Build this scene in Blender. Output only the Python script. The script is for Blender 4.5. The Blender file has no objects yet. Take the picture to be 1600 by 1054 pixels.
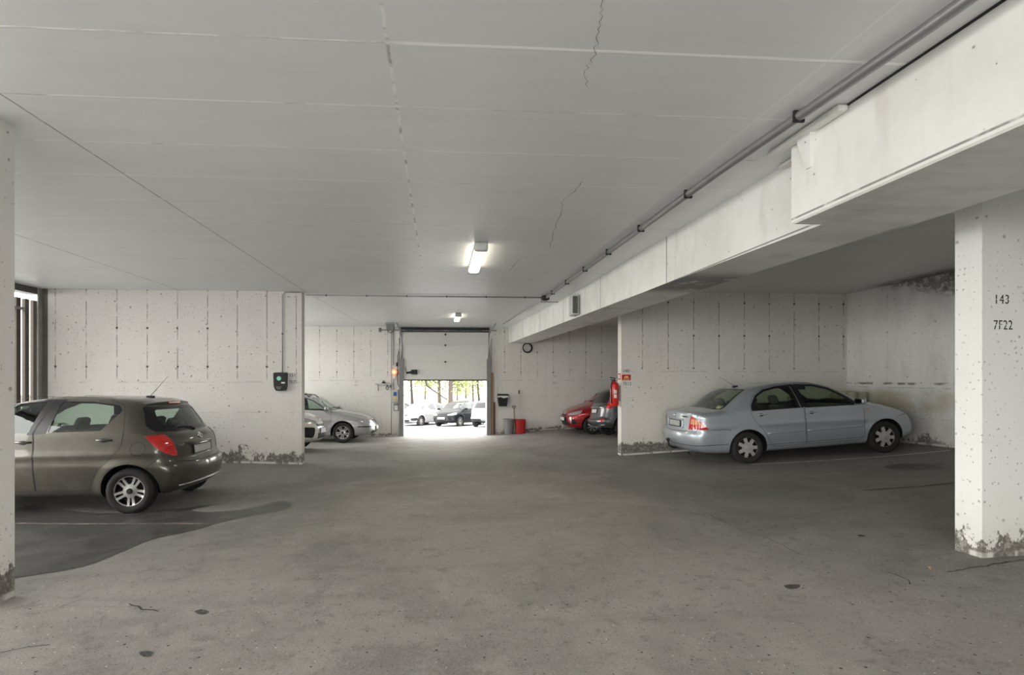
SKY = 9.0; SUN = 3.0; EXPO = 0.0
import bpy, bmesh, math, random
import numpy as np
from mathutils import Vector, Matrix, noise as mnoise

random.seed(7)
COL = bpy.context.scene.collection
F = 771.0; PX0 = 734.0; PY0 = 591.0; CAMZ = 1.75; TH = math.radians(3.56)
CT, ST = math.cos(TH), math.sin(TH)

# ------------------------------------------------------------------ materials
class NT:
    """small helper for procedural node trees"""
    def __init__(s, name):
        s.m = bpy.data.materials.new(name); s.m.use_nodes = True
        s.t = s.m.node_tree; s.n = s.t.nodes; s.l = s.t.links
        s.n.clear()
        s.out = s.n.new('ShaderNodeOutputMaterial')
    def node(s, typ, **kw):
        n = s.n.new(typ)
        for k, v in kw.items(): setattr(n, k, v)
        return n
    def put(s, sock, v):
        if v is None: return
        if isinstance(v, bpy.types.NodeSocket): s.l.new(v, sock)
        elif isinstance(v, (tuple, list)):
            if len(v) == 3 and sock.type == 'RGBA': v = (*v, 1)
            sock.default_value = v
        else: sock.default_value = v
    def math(s, op, a, b=None, c=None, clamp=False):
        n = s.node('ShaderNodeMath', operation=op, use_clamp=clamp)
        s.put(n.inputs[0], a)
        if b is not None: s.put(n.inputs[1], b)
        if c is not None: s.put(n.inputs[2], c)
        return n.outputs[0]
    def add(s, a, b): return s.math('ADD', a, b)
    def sub(s, a, b): return s.math('SUBTRACT', a, b)
    def mul(s, a, b): return s.math('MULTIPLY', a, b)
    def mx(s, a, b): return s.math('MAXIMUM', a, b)
    def mn(s, a, b): return s.math('MINIMUM', a, b)
    def pos(s):
        g = s.node('ShaderNodeNewGeometry')
        x = s.node('ShaderNodeSeparateXYZ'); s.l.new(g.outputs['Position'], x.inputs[0])
        return g.outputs['Position'], x.outputs[0], x.outputs[1], x.outputs[2]
    def vec(s, x, y, z):
        n = s.node('ShaderNodeCombineXYZ')
        s.put(n.inputs[0], x); s.put(n.inputs[1], y); s.put(n.inputs[2], z)
        return n.outputs[0]
    def noise(s, v, scale, detail=3, rough=.55, dist=0):
        n = s.node('ShaderNodeTexNoise'); s.put(n.inputs['Vector'], v)
        n.inputs['Scale'].default_value = scale; n.inputs['Detail'].default_value = detail
        n.inputs['Roughness'].default_value = rough; n.inputs['Distortion'].default_value = dist
        return n.outputs[0]
    def voro(s, v, scale, feat='F1', out='Distance', rand=1, dim='3D'):
        n = s.node('ShaderNodeTexVoronoi', feature=feat); n.voronoi_dimensions = dim; s.put(n.inputs['Vector'], v)
        n.inputs['Scale'].default_value = scale; n.inputs['Randomness'].default_value = rand
        return n.outputs[out]
    def ss(s, v, a, b, lo=0., hi=1.):
        n = s.node('ShaderNodeMapRange', interpolation_type='SMOOTHSTEP')
        s.put(n.inputs['Value'], v); s.put(n.inputs['From Min'], a); s.put(n.inputs['From Max'], b)
        s.put(n.inputs['To Min'], lo); s.put(n.inputs['To Max'], hi)
        return n.outputs[0]
    def mix(s, f, a, b):
        n = s.node('ShaderNodeMix', data_type='RGBA')
        s.put(n.inputs[0], f); s.put(n.inputs[6], a); s.put(n.inputs[7], b)
        return n.outputs[2]
    def line(s, coord, period, off, width):
        """1 on thin lines at coord = off + k*period"""
        t = s.math('FRACT', s.math('DIVIDE', s.sub(coord, off - period*.5), period))
        d = s.math('ABSOLUTE', s.sub(t, .5))
        return s.ss(d, width/period, width/period*.35, 0, 1)
    def one(s, coord, off, width):
        d = s.math('ABSOLUTE', s.sub(coord, off))
        return s.ss(d, width, width*.35, 0, 1)
    def bsdf(s, color, rough=.6, metal=0., bump=None, bs=.3, bd=.01, coat=0, spec=.5, emis=None, es=0, trans=0, ior=1.45):
        b = s.node('ShaderNodeBsdfPrincipled')
        s.put(b.inputs['Base Color'], color); s.put(b.inputs['Roughness'], rough); s.put(b.inputs['Metallic'], metal)
        s.put(b.inputs['Coat Weight'], coat); b.inputs['Coat Roughness'].default_value = .04
        s.put(b.inputs['Specular IOR Level'], spec)
        s.put(b.inputs['Transmission Weight'], trans); b.inputs['IOR'].default_value = ior
        if emis is not None:
            s.put(b.inputs['Emission Color'], emis); s.put(b.inputs['Emission Strength'], es)
        if bump is not None:
            n = s.node('ShaderNodeBump'); n.inputs['Strength'].default_value = bs; n.inputs['Distance'].default_value = bd
            s.put(n.inputs['Height'], bump); s.l.new(n.outputs[0], b.inputs['Normal'])
        s.l.new(b.outputs[0], s.out.inputs[0])
        return s.m

_simple = {}
def simple(name, color, rough=.5, metal=0., coat=0., spec=.5, var=.06, emis=None, es=0):
    if name in _simple: return _simple[name]
    t = NT(name)
    tc = t.node('ShaderNodeTexCoord')
    n = t.noise(tc.outputs['Object'], 9, 3)
    c2 = tuple(max(0, min(1, c*(1-var*2))) for c in color)
    c = t.mix(t.ss(n, .3, .7), color, c2)
    m = t.bsdf(c, rough, metal, coat=coat, spec=spec, emis=emis, es=es)
    _simple[name] = m
    return m

def paint(name, color, metal=.55, rough=.38, flake=.05):
    t = NT(name)
    tc = t.node('ShaderNodeTexCoord')
    v = t.voro(tc.outputs['Object'], 900, out='Color')
    sx = t.node('ShaderNodeSeparateXYZ'); t.l.new(v, sx.inputs[0])
    f = t.mul(sx.outputs[0], flake*4)
    dust = t.noise(tc.outputs['Object'], 3, 4)
    lo = t.ss(t.node_z(tc), .62, .2, 0, .35) if hasattr(t, 'node_z') else 0
    c = t.mix(f, color, tuple(min(1, k*1.35) for k in color))
    c = t.mix(t.mul(t.ss(dust, .45, .75), .12), c, (.35, .34, .32))
    return t.bsdf(c, rough, metal, coat=.8)

def thin_glass(name, tint=(.75, .82, .78), gloss=.12):
    t = NT(name)
    tr = t.node('ShaderNodeBsdfTransparent'); tr.inputs[0].default_value = (*tint, 1)
    gl = t.node('ShaderNodeBsdfGlossy'); gl.inputs['Roughness'].default_value = .02; gl.inputs[0].default_value = (.9, .95, .95, 1)
    fr = t.node('ShaderNodeFresnel'); ge = t.node('ShaderNodeNewGeometry')   # same reflectance from both sides of a thin pane
    t.put(fr.inputs[0], t.sub(1.45, t.mul(ge.outputs['Backfacing'], 1.45-1/1.45)))
    f = t.math('ADD', t.mul(fr.outputs[0], 1.0), gloss*.35, clamp=True)
    mx = t.node('ShaderNodeMixShader'); t.l.new(f, mx.inputs[0])
    t.l.new(tr.outputs[0], mx.inputs[1]); t.l.new(gl.outputs[0], mx.inputs[2])
    t.l.new(mx.outputs[0], t.out.inputs[0])
    return t.m

# ------------------------------------------------------------------ objects
def link(o, parent=None, kind=None):
    COL.objects.link(o)
    if parent is not None: o.parent = parent
    if kind: o['kind'] = kind
    return o
def tag(o, label=None, cat=None, group=None, kind=None):
    if label: o['label'] = label
    if cat: o['category'] = cat
    if group: o['group'] = group
    if kind: o['kind'] = kind
    return o
def empty(name, loc=(0, 0, 0), rz=0, label=None, cat=None, group=None, kind=None):
    o = bpy.data.objects.new(name, None); o.location = loc; o.rotation_euler = (0, 0, rz)
    o.empty_display_size = .2
    link(o); return tag(o, label, cat, group, kind)
def from_bm(name, bm, mat, parent=None, smooth=False, kind=None, recalc=True):
    if recalc: bmesh.ops.recalc_face_normals(bm, faces=bm.faces)
    me = bpy.data.meshes.new(name); bm.to_mesh(me); bm.free()
    for m in (mat if isinstance(mat, (list, tuple)) else [mat]): me.materials.append(m)
    if smooth:
        for p in me.polygons: p.use_smooth = True
        if smooth == 'auto':
            me.set_sharp_from_angle(angle=math.radians(38))
    o = bpy.data.objects.new(name, me)
    return link(o, parent, kind)
def from_data(name, vs, fs, mat, parent=None, smooth=False, kind=None, recalc=False):
    bm = bmesh.new()
    bv = [bm.verts.new(v) for v in vs]
    for f in fs:
        try: bm.faces.new([bv[i] for i in f])
        except ValueError: pass
    return from_bm(name, bm, mat, parent, smooth, kind, recalc)

class MB:
    """collects shapes into one bmesh"""
    def __init__(s): s.bm = bmesh.new()
    def box(s, lo, hi, bev=0, seg=2, M=None):
        r = bmesh.ops.create_cube(s.bm, size=1.0)
        vs = r['verts']
        for v in vs:
            v.co = Vector([lo[i] + (v.co[i]+.5)*(hi[i]-lo[i]) for i in range(3)])
        if bev:
            es = list({e for v in vs for e in v.link_edges})
            rr = bmesh.ops.bevel(s.bm, geom=es, offset=bev, segments=seg, affect='EDGES', profile=.5)
            vs = list({v for f in rr['faces'] for v in f.verts} | {v for v in vs if v.is_valid})
        if M is not None:
            for v in vs: v.co = M @ v.co
        return s
    def tube(s, p0, p1, r0, r1=None, seg=12, cap=True):
        r1 = r0 if r1 is None else r1
        p0, p1 = Vector(p0), Vector(p1); d = (p1-p0)
        if d.length < 1e-6: return s
        q = d.normalized().to_track_quat('Z', 'Y')
        a = [s.bm.verts.new(p0 + q @ Vector((r0*math.cos(t), r0*math.sin(t), 0))) for t in [2*math.pi*i/seg for i in range(seg)]]
        b = [s.bm.verts.new(p1 + q @ Vector((r1*math.cos(t), r1*math.sin(t), 0))) for t in [2*math.pi*i/seg for i in range(seg)]]
        for i in range(seg):
            s.bm.faces.new((a[i], a[(i+1) % seg], b[(i+1) % seg], b[i]))
        if cap: s.bm.faces.new(a[::-1]); s.bm.faces.new(b)
        return s
    def path(s, pts, r, seg=8, closed=False):
        pts = [Vector(p) for p in pts]; n = len(pts); rings = []
        up = None
        for i, p in enumerate(pts):
            if closed: d = pts[(i+1) % n]-pts[i-1]
            else: d = pts[min(i+1, n-1)]-pts[max(i-1, 0)]
            d.normalize()
            if up is None:
                up = Vector((0, 0, 1)) if abs(d.z) < .9 else Vector((1, 0, 0))
            side = d.cross(up).normalized(); up = side.cross(d).normalized()
            rr = r[i] if isinstance(r, (list, tuple)) else r
            rings.append([s.bm.verts.new(p + side*rr*math.cos(t) + up*rr*math.sin(t)) for t in [2*math.pi*k/seg for k in range(seg)]])
        m = n if closed else n-1
        for i in range(m):
            a, b = rings[i], rings[(i+1) % n]
            for k in range(seg):
                s.bm.faces.new((a[k], a[(k+1) % seg], b[(k+1) % seg], b[k]))
        if not closed: s.bm.faces.new(rings[0][::-1]); s.bm.faces.new(rings[-1])
        return s
    def lathe(s, prof, seg=32, M=None, closed=True):
        """prof: (radius, axial) pairs around local Y axis"""
        rings = []
        for r, a in prof:
            rings.append([s.bm.verts.new(Vector((r*math.cos(t), a, r*math.sin(t)))) for t in [2*math.pi*k/seg for k in range(seg)]] if r > 1e-6 else [s.bm.verts.new(Vector((0, a, 0)))])
        for i in range(len(rings)-1):
            a, b = rings[i], rings[i+1]
            for k in range(seg):
                k2 = (k+1) % seg
                if len(a) == 1 and len(b) == 1: continue
                if len(a) == 1: s.bm.faces.new((a[0], b[k2], b[k]))
                elif len(b) == 1: s.bm.faces.new((a[k], a[k2], b[0]))
                else: s.bm.faces.new((a[k], a[k2], b[k2], b[k]))
        if M is not None:
            for rg in rings:
                for v in rg: v.co = M @ v.co
        return s
    def prism(s, poly, f0, f1):
        """poly 2-D points; f0,f1 map (u,v)->3-D for the two faces"""
        a = [s.bm.verts.new(f0(*p)) for p in poly]; b = [s.bm.verts.new(f1(*p)) for p in poly]
        n = len(poly)
        s.bm.faces.new(a[::-1]); s.bm.faces.new(b)
        for i in range(n): s.bm.faces.new((a[i], a[(i+1) % n], b[(i+1) % n], b[i]))
        return s
    def quad(s, *ps):
        s.bm.faces.new([s.bm.verts.new(p) for p in ps]); return s
    def build(s, name, mat, parent=None, smooth=False, kind=None):
        return from_bm(name, s.bm, mat, parent, smooth, kind)

def text_mesh(name, txt, size, M, mat, parent=None, extrude=.001, sx=1.0, kind=None, stencil=False):
    cu = bpy.data.curves.new(name, 'FONT'); cu.body = txt; cu.size = size; cu.extrude = extrude
    cu.resolution_u = 3; cu.align_x = 'CENTER'; cu.space_character = 1.12
    tmp = bpy.data.objects.new(name, cu); COL.objects.link(tmp)
    dg = bpy.context.evaluated_depsgraph_get()
    me = bpy.data.meshes.new_from_object(tmp.evaluated_get(dg))
    bpy.data.objects.remove(tmp); bpy.data.curves.remove(cu)
    me.transform(Matrix.Diagonal((sx, 1, 1, 1)))
    if stencil:      # the stencil's bridges: a thin vertical gap cut through each character's middle
        bm = bmesh.new(); bm.from_mesh(me)
        zs = [v.co.y for v in bm.verts]; mid = (max(zs)+min(zs))/2
        for off in (-size*.025, size*.025):
            bmesh.ops.bisect_plane(bm, geom=bm.verts[:]+bm.edges[:]+bm.faces[:], plane_co=(0, mid+off, 0), plane_no=(0, 1, 0))
        bmesh.ops.delete(bm, geom=[f for f in bm.faces if abs(f.calc_center_median().y-mid) < size*.024], context='FACES')
        bm.to_mesh(me); bm.free()
    me.transform(M); me.materials.clear(); me.materials.append(mat)
    o = bpy.data.objects.new(name, me)
    return link(o, parent, kind)

def catmull(pts, n=6, closed=False):
    P = [np.array(p, float) for p in pts]; N = len(P); out = []
    rng = range(N if closed else N-1)
    for i in rng:
        p0 = P[(i-1) % N] if closed or i > 0 else P[i]
        p1 = P[i]; p2 = P[(i+1) % N]
        p3 = P[(i+2) % N] if closed or i+2 < N else P[i+1]
        d1 = max(np.linalg.norm(p1-p0), 1e-6)**.5; d2 = max(np.linalg.norm(p2-p1), 1e-6)**.5; d3 = max(np.linalg.norm(p3-p2), 1e-6)**.5
        m1 = (p2-p1)/d2 if np.allclose(p0, p1) else ((p1-p0)/d1 - (p2-p0)/(d1+d2) + (p2-p1)/d2)
        m2 = (p2-p1)/d2 if np.allclose(p3, p2) else ((p2-p1)/d2 - (p3-p1)/(d2+d3) + (p3-p2)/d3)
        m1 = m1*d2; m2 = m2*d2
        for k in range(n):
            t = k/n
            out.append((2*t**3-3*t**2+1)*p1 + (t**3-2*t**2+t)*m1 + (-2*t**3+3*t**2)*p2 + (t**3-t**2)*m2)
    if not closed: out.append(P[-1])
    return np.array(out)

def pix_dir(px, py):
    u = (px-PX0)/F; v = (PY0-py)/F
    return u*CT+ST, CT-u*ST, v            # world dX, dY, dZ per unit of depth
def on_plane(px, py, axis, val):
    """the point where the line of sight through a pixel of the photograph meets an axis plane"""
    d = pix_dir(px, py); o = (0, 0, CAMZ)
    t = (val-o[axis])/d[axis]
    return Vector((o[0]+d[0]*t, o[1]+d[1]*t, o[2]+d[2]*t))

# floor height: thin-plate spline through surveyed spots
FP = np.array([(-2.9, 3.6, .26), (4.15, 3.6, .37), (0, 1, .27), (-4, 6.6, .01), (-4, 8.25, -.05), (-4.2, 9.95, .11), (-2.7, 9.95, .05),
      (4.12, 10.94, 0.0), (5.75, 8.85, .15), (8.35, 8.85, .33), (9.49, 8.3, .48), (9.3, 10.9, .40), (-7.5, 8, .02), (-7.5, 4, .2), (-6.5, 6.6, 0.01),
      (-1.3, 18, -.345), (1.7, 18, -.33), (4.3, 18, -.13), (-2.94, 15.3, -.23), (-2.9, 13, -.1), (5.13, 14.1, .03), (5.06, 16, -.13), (8, 16, 0),
      (.7, 7, .10), (.7, 12, -.10), (9.4, 4, .60), (0, -3, .35), (-7, -3, .35), (9, -3, .6), (-8, 16, -.2), (8, 13.5, .15), (-8, 12, -.1)])
def _tps(P):
    n = len(P); d = np.linalg.norm(P[:, None, :2]-P[None, :, :2], axis=2)
    K = np.where(d > 0, d**2*np.log(np.maximum(d, 1e-9)), 0) + np.eye(n)*.6
    A = np.zeros((n+3, n+3)); A[:n, :n] = K; A[:n, n] = 1; A[:n, n+1:] = P[:, :2]; A[n, :n] = 1; A[n+1:, :n] = P[:, :2].T
    return np.linalg.solve(A, np.concatenate([P[:, 2], [0, 0, 0]]))
_TW = _tps(FP)
def floor_z(x, y):
    x = np.atleast_1d(np.asarray(x, float)); y = np.atleast_1d(np.asarray(y, float))
    d = np.hypot(x[:, None]-FP[None, :, 0], y[:, None]-FP[None, :, 1])
    K = np.where(d > 0, d**2*np.log(np.maximum(d, 1e-9)), 0)
    return K @ _TW[:-3] + _TW[-3] + _TW[-2]*x + _TW[-1]*y
def fz(x, y): return float(floor_z(x, y)[0])
def ceil_z(y):
    H = 1.72 if y <= 10 else 1.72 + .17*(y-10)/8.1
    return CAMZ + H
# ------------------------------------------------------------------ car bodies
def poly_sdf(poly, x, z):
    """signed distance to a closed polygon (negative inside), vectorised"""
    n = len(poly)
    if x.size < 400:
        A = np.asarray(poly); Bq = np.roll(A, 1, axis=0); sh = x.shape; x = x.ravel()[:, None]; z = z.ravel()[:, None]
        ex, ez = (Bq-A)[:, 0][None], (Bq-A)[:, 1][None]; wx, wz = x-A[:, 0][None], z-A[:, 1][None]
        t = np.clip((wx*ex+wz*ez)/(ex*ex+ez*ez+1e-12), 0, 1)
        d = ((wx-ex*t)**2+(wz-ez*t)**2).min(1)
        c1 = z >= A[:, 1][None]; c2 = z < Bq[:, 1][None]; c3 = ex*wz > ez*wx
        fl = ((c1 & c2 & c3) | (~c1 & ~c2 & ~c3)).sum(1) % 2
        return (np.where(fl == 1, -1., 1.)*np.sqrt(d)).reshape(sh)
    d = np.full(x.shape, 1e9); s = np.ones(x.shape)
    for i in range(n):
        ax, az = poly[i]; bx, bz = poly[i-1]
        ex, ez = bx-ax, bz-az; wx, wz = x-ax, z-az
        t = np.clip((wx*ex+wz*ez)/(ex*ex+ez*ez+1e-12), 0, 1)
        dx, dz = wx-ex*t, wz-ez*t
        d = np.minimum(d, dx*dx+dz*dz)
        c1 = z >= az; c2 = z < bz; c3 = ex*wz > ez*wx
        flip = (c1 & c2 & c3) | (~c1 & ~c2 & ~c3)
        s = np.where(flip, -s, s)
    return s*np.sqrt(d)
def smax(a, b, k):
    h = np.maximum(k-np.abs(a-b), 0)/k
    return np.maximum(a, b) + h*h*k*.25
def sstep(a, b, x):
    t = np.clip((x-a)/(b-a), 0, 1); return t*t*(3-2*t)

class Body:
    def __init__(s, P):
        s.P = P
        s.prof = catmull(P['profile'], 5, closed=True)
        s.prof2 = s.prof
        # the hull under the greenhouse: profile clipped at the belt is given by the same outline
    def half(s, x, z):
        P = s.P; W = P['W']/2
        zb = np.interp(x, P['belt'][0], P['belt'][1])
        low = np.interp(z, [.15, .3, .45, .62, .8, 2], P.get('sec', [.90, .955, .985, 1.0, .992, .975]))
        up = np.maximum(z-zb, 0)
        w = W*low - P.get('tum', .30)*up - P.get('tum2', .36)*up*up
        xr, xf = P['x_round']
        r0, f0 = s.prof[:, 0].min(), s.prof[:, 0].max()
        tr = np.clip((xr-x)/(xr-r0), 0, 1.3); tf = np.clip((x-xf)/(f0-xf), 0, 1.3)
        w = w*(1-P.get('taper_r', .10)*tr**2.2)*(1-P.get('taper_f', .14)*tf**2.2)
        for wx in P['wheels']:
            rr = np.hypot(x-wx, z-P['R'])
            w = w + P.get('flare', .018)*np.exp(-((rr-P['arch'])/.075)**2)*(z < .85)
        # a crease along the flank
        c = P.get('crease')
        if c: w = w + c[1]*np.exp(-((z-(c[0]+c[2]*x))/.035)**2) - .006*np.exp(-((z-(c[0]-.1+c[2]*x))/.06)**2)
        return w
    def Fv(s, x, y, z):
        P = s.P; W = P['W']/2
        q = np.minimum(np.abs(y)/W, 1.1)**2.6
        x2 = x + P.get('bow_f', .22)*q*sstep(.2, 1.5, x) - P.get('bow_r', .12)*q*sstep(.3, 1.5, -x)
        z2 = z + P.get('crown', .05)*q*sstep(.5, .9, z)
        d1 = poly_sdf(s.prof, x2, z2)
        d2 = (np.abs(y)-s.half(x, z))
        k = np.where(z > .55, P.get('k', .13), .09)
        return smax(d1, d2, k)
    def build(s, nx, nphi):
        P = s.P
        x0, x1 = P['spine']; zc = P.get('zc', .62)
        ncap = max(8, nx//5)
        rows = []   # (origin x, dir elevation)
        for i in range(1, ncap+1): rows.append((x0, -math.pi/2*(1-i/ncap)))
        for i in range(1, nx): rows.append((x0+(x1-x0)*i/nx, 0.0))
        for i in range(0, ncap): rows.append((x1, math.pi/2*(i/ncap)))
        ph = np.linspace(0, math.pi, nphi+1)   # 0 = up, pi = down, y>=0 side
        # more rays towards the corners
        ph = ph - .18*np.sin(4*ph)/2
        ox = np.array([r[0] for r in rows])[:, None]; el = np.array([r[1] for r in rows])[:, None]
        dx = np.sin(el)+0*ph; dy = np.cos(el)*np.sin(ph); dz = np.cos(el)*np.cos(ph)
        # flatten the rays of the end caps so they spread evenly over a boxy end
        nrm = np.sqrt(dx**2+dy**2+dz**2); dx, dy, dz = dx/nrm, dy/nrm, dz/nrm
        def solve(ox, dx, dy, dz):
            lo = np.zeros(dx.shape); hi = np.full(dx.shape, 2.2)
            # first crossing by marching, then bisection
            t = np.linspace(.1, 2.2, 22); prev = np.full(dx.shape, .1)
            found = np.zeros(dx.shape, bool)
            for a in t[1:]:
                f = s.Fv(ox+dx*a, dy*a, zc+dz*a)
                hit = (f > 0) & ~found
                lo = np.where(hit, prev, lo); hi = np.where(hit, a, hi); found |= hit
                prev = np.where(found, prev, a)
            for _ in range(16):
                m = (lo+hi)/2; f = s.Fv(ox+dx*m, dy*m, zc+dz*m)
                hi = np.where(f > 0, m, hi); lo = np.where(f > 0, lo, m)
            return (lo+hi)/2
        t = solve(ox+0*dx, dx, dy, dz)
        X, Y, Z = ox+dx*t, dy*t, zc+dz*t
        tr = solve(np.array([x0]), np.array([-1.]), np.array([0.]), np.array([0.]))[0]
        tf = solve(np.array([x1]), np.array([1.]), np.array([0.]), np.array([0.]))[0]
        bm = bmesh.new(); nr = len(rows)
        G = []
        for i in range(nr):
            full = []
            for j in range(nphi+1): full.append(bm.verts.new((X[i, j], Y[i, j] if 0 < j < nphi else 0, Z[i, j])))
            for j in range(nphi-1, 0, -1): full.append(bm.verts.new((X[i, j], -Y[i, j], Z[i, j])))
            G.append(full)
        m = len(G[0])
        for i in range(nr-1):
            for j in range(m):
                bm.faces.new((G[i][j], G[i][(j+1) % m], G[i+1][(j+1) % m], G[i+1][j]))
        pr = bm.verts.new((x0-tr, 0, zc)); pf = bm.verts.new((x1+tf, 0, zc))
        for j in range(m):
            bm.faces.new((G[0][(j+1) % m], G[0][j], pr)); bm.faces.new((G[-1][j], G[-1][(j+1) % m], pf))
        bmesh.ops.recalc_face_normals(bm, faces=bm.faces)
        if sum(f.normal.z for f in bm.faces if f.calc_center_median().z > 1.2) < 0:
            bmesh.ops.reverse_faces(bm, faces=bm.faces)
        return bm
    def _scan(s, fn, a, b, dflt):
        """first point from a towards b that lies inside the body"""
        t = np.linspace(a, b, 45); f = fn(t); k = np.where(f <= 0)[0]
        if not len(k): return dflt
        if k[0] == 0: return float(a)
        u = np.linspace(t[k[0]-1], t[k[0]], 40); f = fn(u); j = np.where(f <= 0)[0]
        return float(u[j[0]]) if len(j) else float(t[k[0]])
    def side_y(s, x, z):
        """the flank's y at (x,z) on the +y side"""
        return s._scan(lambda y: s.Fv(np.full(y.shape, x), y, np.full(y.shape, z)), 1.05, .2, .5)
    def end_x(s, y, z, sgn):
        return s._scan(lambda x: s.Fv(x, np.full(x.shape, y), np.full(x.shape, z)), 2.6*sgn, .2*sgn, 2*sgn)
    def top_z(s, x, y):
        return s._scan(lambda z: s.Fv(np.full(z.shape, x), np.full(z.shape, y), z), 2.0, .4, 1.0)

def pip(poly, a, b):
    c = False; n = len(poly); j = n-1
    for i in range(n):
        yi, zi = poly[i][1], poly[j][1]
        if (yi > b) != (zi > b) and a < (poly[j][0]-poly[i][0])*(b-yi)/(zi-yi)+poly[i][0]: c = not c
        j = i
    return c
def proj(axis, sg, co):
    return (co.x, co.z) if axis == 'S' else ((co.y*sg, co.z) if axis in 'RF' else (co.x, co.y*sg))
def ok_side(axis, sg, f):
    c = f.calc_center_median(); n = f.normal
    if axis == 'S': return c.y*sg > .12 and n.y*sg > -.2
    if axis == 'R': return c.x < -.2 and n.x < .35
    if axis == 'F': return c.x > .1 and n.x > -.35
    return n.z > .02 and c.z > .7
def cut_region(bm, lay, rid, cons, sg):
    for axis, poly in cons:
        us = [p[0] for p in poly]; vs = [p[1] for p in poly]
        u0, u1, v0, v1 = min(us)-.01, max(us)+.01, min(vs)-.01, max(vs)+.01
        def near(f, a0, a1, b0, b1):
            pu = [proj(axis, sg, v.co) for v in f.verts]
            return (max(p[0] for p in pu) >= a0 and min(p[0] for p in pu) <= a1 and
                    max(p[1] for p in pu) >= b0 and min(p[1] for p in pu) <= b1)
        cand = {f for f in bm.faces if ok_side(axis, sg, f) and near(f, u0, u1, v0, v1)}
        n = len(poly)
        for i in range(n):
            p, q = poly[i], poly[(i+1) % n]
            e = (min(p[0], q[0])-.002, max(p[0], q[0])+.002, min(p[1], q[1])-.002, max(p[1], q[1])+.002)
            fs = [f for f in cand if near(f, *e)]
            if not fs: continue
            du, dv = q[0]-p[0], q[1]-p[1]
            L = math.hypot(du, dv)
            if L < 1e-5: continue
            nu, nv = -dv/L, du/L
            if axis == 'S': co, no = (p[0], 0, p[1]), (nu, 0, nv)
            elif axis in 'RF': co, no = (0, p[0]*sg, p[1]), (0, nu*sg, nv)
            else: co, no = (p[0], p[1]*sg, 0), (nu, nv*sg, 0)
            geom = list({v for f in fs for v in f.verts})+list({e2 for f in fs for e2 in f.edges})+fs
            r = bmesh.ops.bisect_plane(bm, geom=geom, plane_co=co, plane_no=no, dist=1e-5)
            for g in r['geom']:
                if isinstance(g, bmesh.types.BMFace): cand.add(g)
            cand = {f for f in cand if f.is_valid}
    res = []
    for f in bm.faces:
        if f[lay] == -1: continue
        c = f.calc_center_median(); good = True
        for axis, poly in cons:
            if not ok_side(axis, sg, f): good = False; break
            a, b = proj(axis, sg, c)
            if not pip(poly, a, b): good = False; break
        if good: f[lay] = rid; res.append(f)
    return res

def circle(cx, cz, r, n=28, a0=0, a1=2*math.pi):
    return [(cx+r*math.cos(a0+(a1-a0)*i/n), cz+r*math.sin(a0+(a1-a0)*i/n)) for i in range(n)]
def rpoly(pts, r=.03, n=3):
    """rounds the corners of a polygon"""
    out = []; N = len(pts)
    for i in range(N):
        p = Vector(pts[i]); a = Vector(pts[i-1])-p; b = Vector(pts[(i+1) % N])-p
        rr = min(r, a.length*.45, b.length*.45)
        A = p+a.normalized()*rr; B = p+b.normalized()*rr
        for k in range(n+1):
            t = k/n; q = A*(1-t)**2+p*2*t*(1-t)+B*t*t
            out.append((q.x, q.y))
    return out

def split_regions(bm, lay, regions, root, body_mat, inner_mat, body_name='body', inset=None):
    """separates the painted shell and every region into meshes of their own; returns {rid: object}"""
    bm.normal_update(); bm.verts.ensure_lookup_table()
    for v in bm.verts: v.normal_update()
    groups = {}
    for f in bm.faces:
        groups.setdefault(f[lay], []).append(f)
    made = {}
    order = sorted(groups)
    for rid in order:
        if rid == -1: continue
        spec = regions.get(rid) or dict(name=body_name, mat=body_mat, inset=0, shell=True)
        fs = groups[rid]; ins = spec.get('inset', 0)
        vs = list({v for f in fs for v in f.verts}); idx = {v: i for i, v in enumerate(vs)}
        co = [v.co - v.normal*ins for v in vs]; no = [v.normal.copy() for v in vs]
        faces = [[idx[v] for v in f.verts] for f in fs]; mats = [0]*len(faces)
        N = len(vs); mlist = [spec['mat']]
        verts = list(co); normals = [[no[i] for i in f] for f in faces]
        if spec.get('shell', True):
            th = spec.get('th', .022)
            verts += [co[i]-no[i]*th for i in range(N)]
            for f in list(faces):
                faces.append([i+N for i in reversed(f)]); mats.append(1)
                normals.append([-no[i] for i in reversed(f)])
            cnt = {}
            for f in fs:
                L = len(f.verts)
                for k in range(L):
                    a, b = idx[f.verts[k]], idx[f.verts[(k+1) % L]]
                    cnt[(a, b)] = cnt.get((a, b), 0)+1
            for (a, b), c in cnt.items():
                if (b, a) in cnt: continue
                faces.append([b, a, a+N, b+N]); mats.append(1); normals.append(None)
            mlist.append(spec.get('inner', inner_mat))
        me = bpy.data.meshes.new(spec['name'])
        me.from_pydata([tuple(v) for v in verts], [], faces)
        for m in mlist: me.materials.append(m)
        me.polygons.foreach_set('material_index', mats)
        me.polygons.foreach_set('use_smooth', [True]*len(faces))
        ln = []
        for p, n in zip(me.polygons, normals):
            if n is None: ln += [tuple(p.normal)]*p.loop_total
            else: ln += [tuple(q) for q in n]
        try: me.normals_split_custom_set(ln)
        except Exception as e: print('normals', e)
        o = bpy.data.objects.new(spec['name'], me)
        par = spec.get('parent')
        link(o, made.get(par, root) if par is not None else root)
        if spec.get('label'): o['label'] = spec['label']
        made[rid] = o
    bm.free()
    return made

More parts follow.
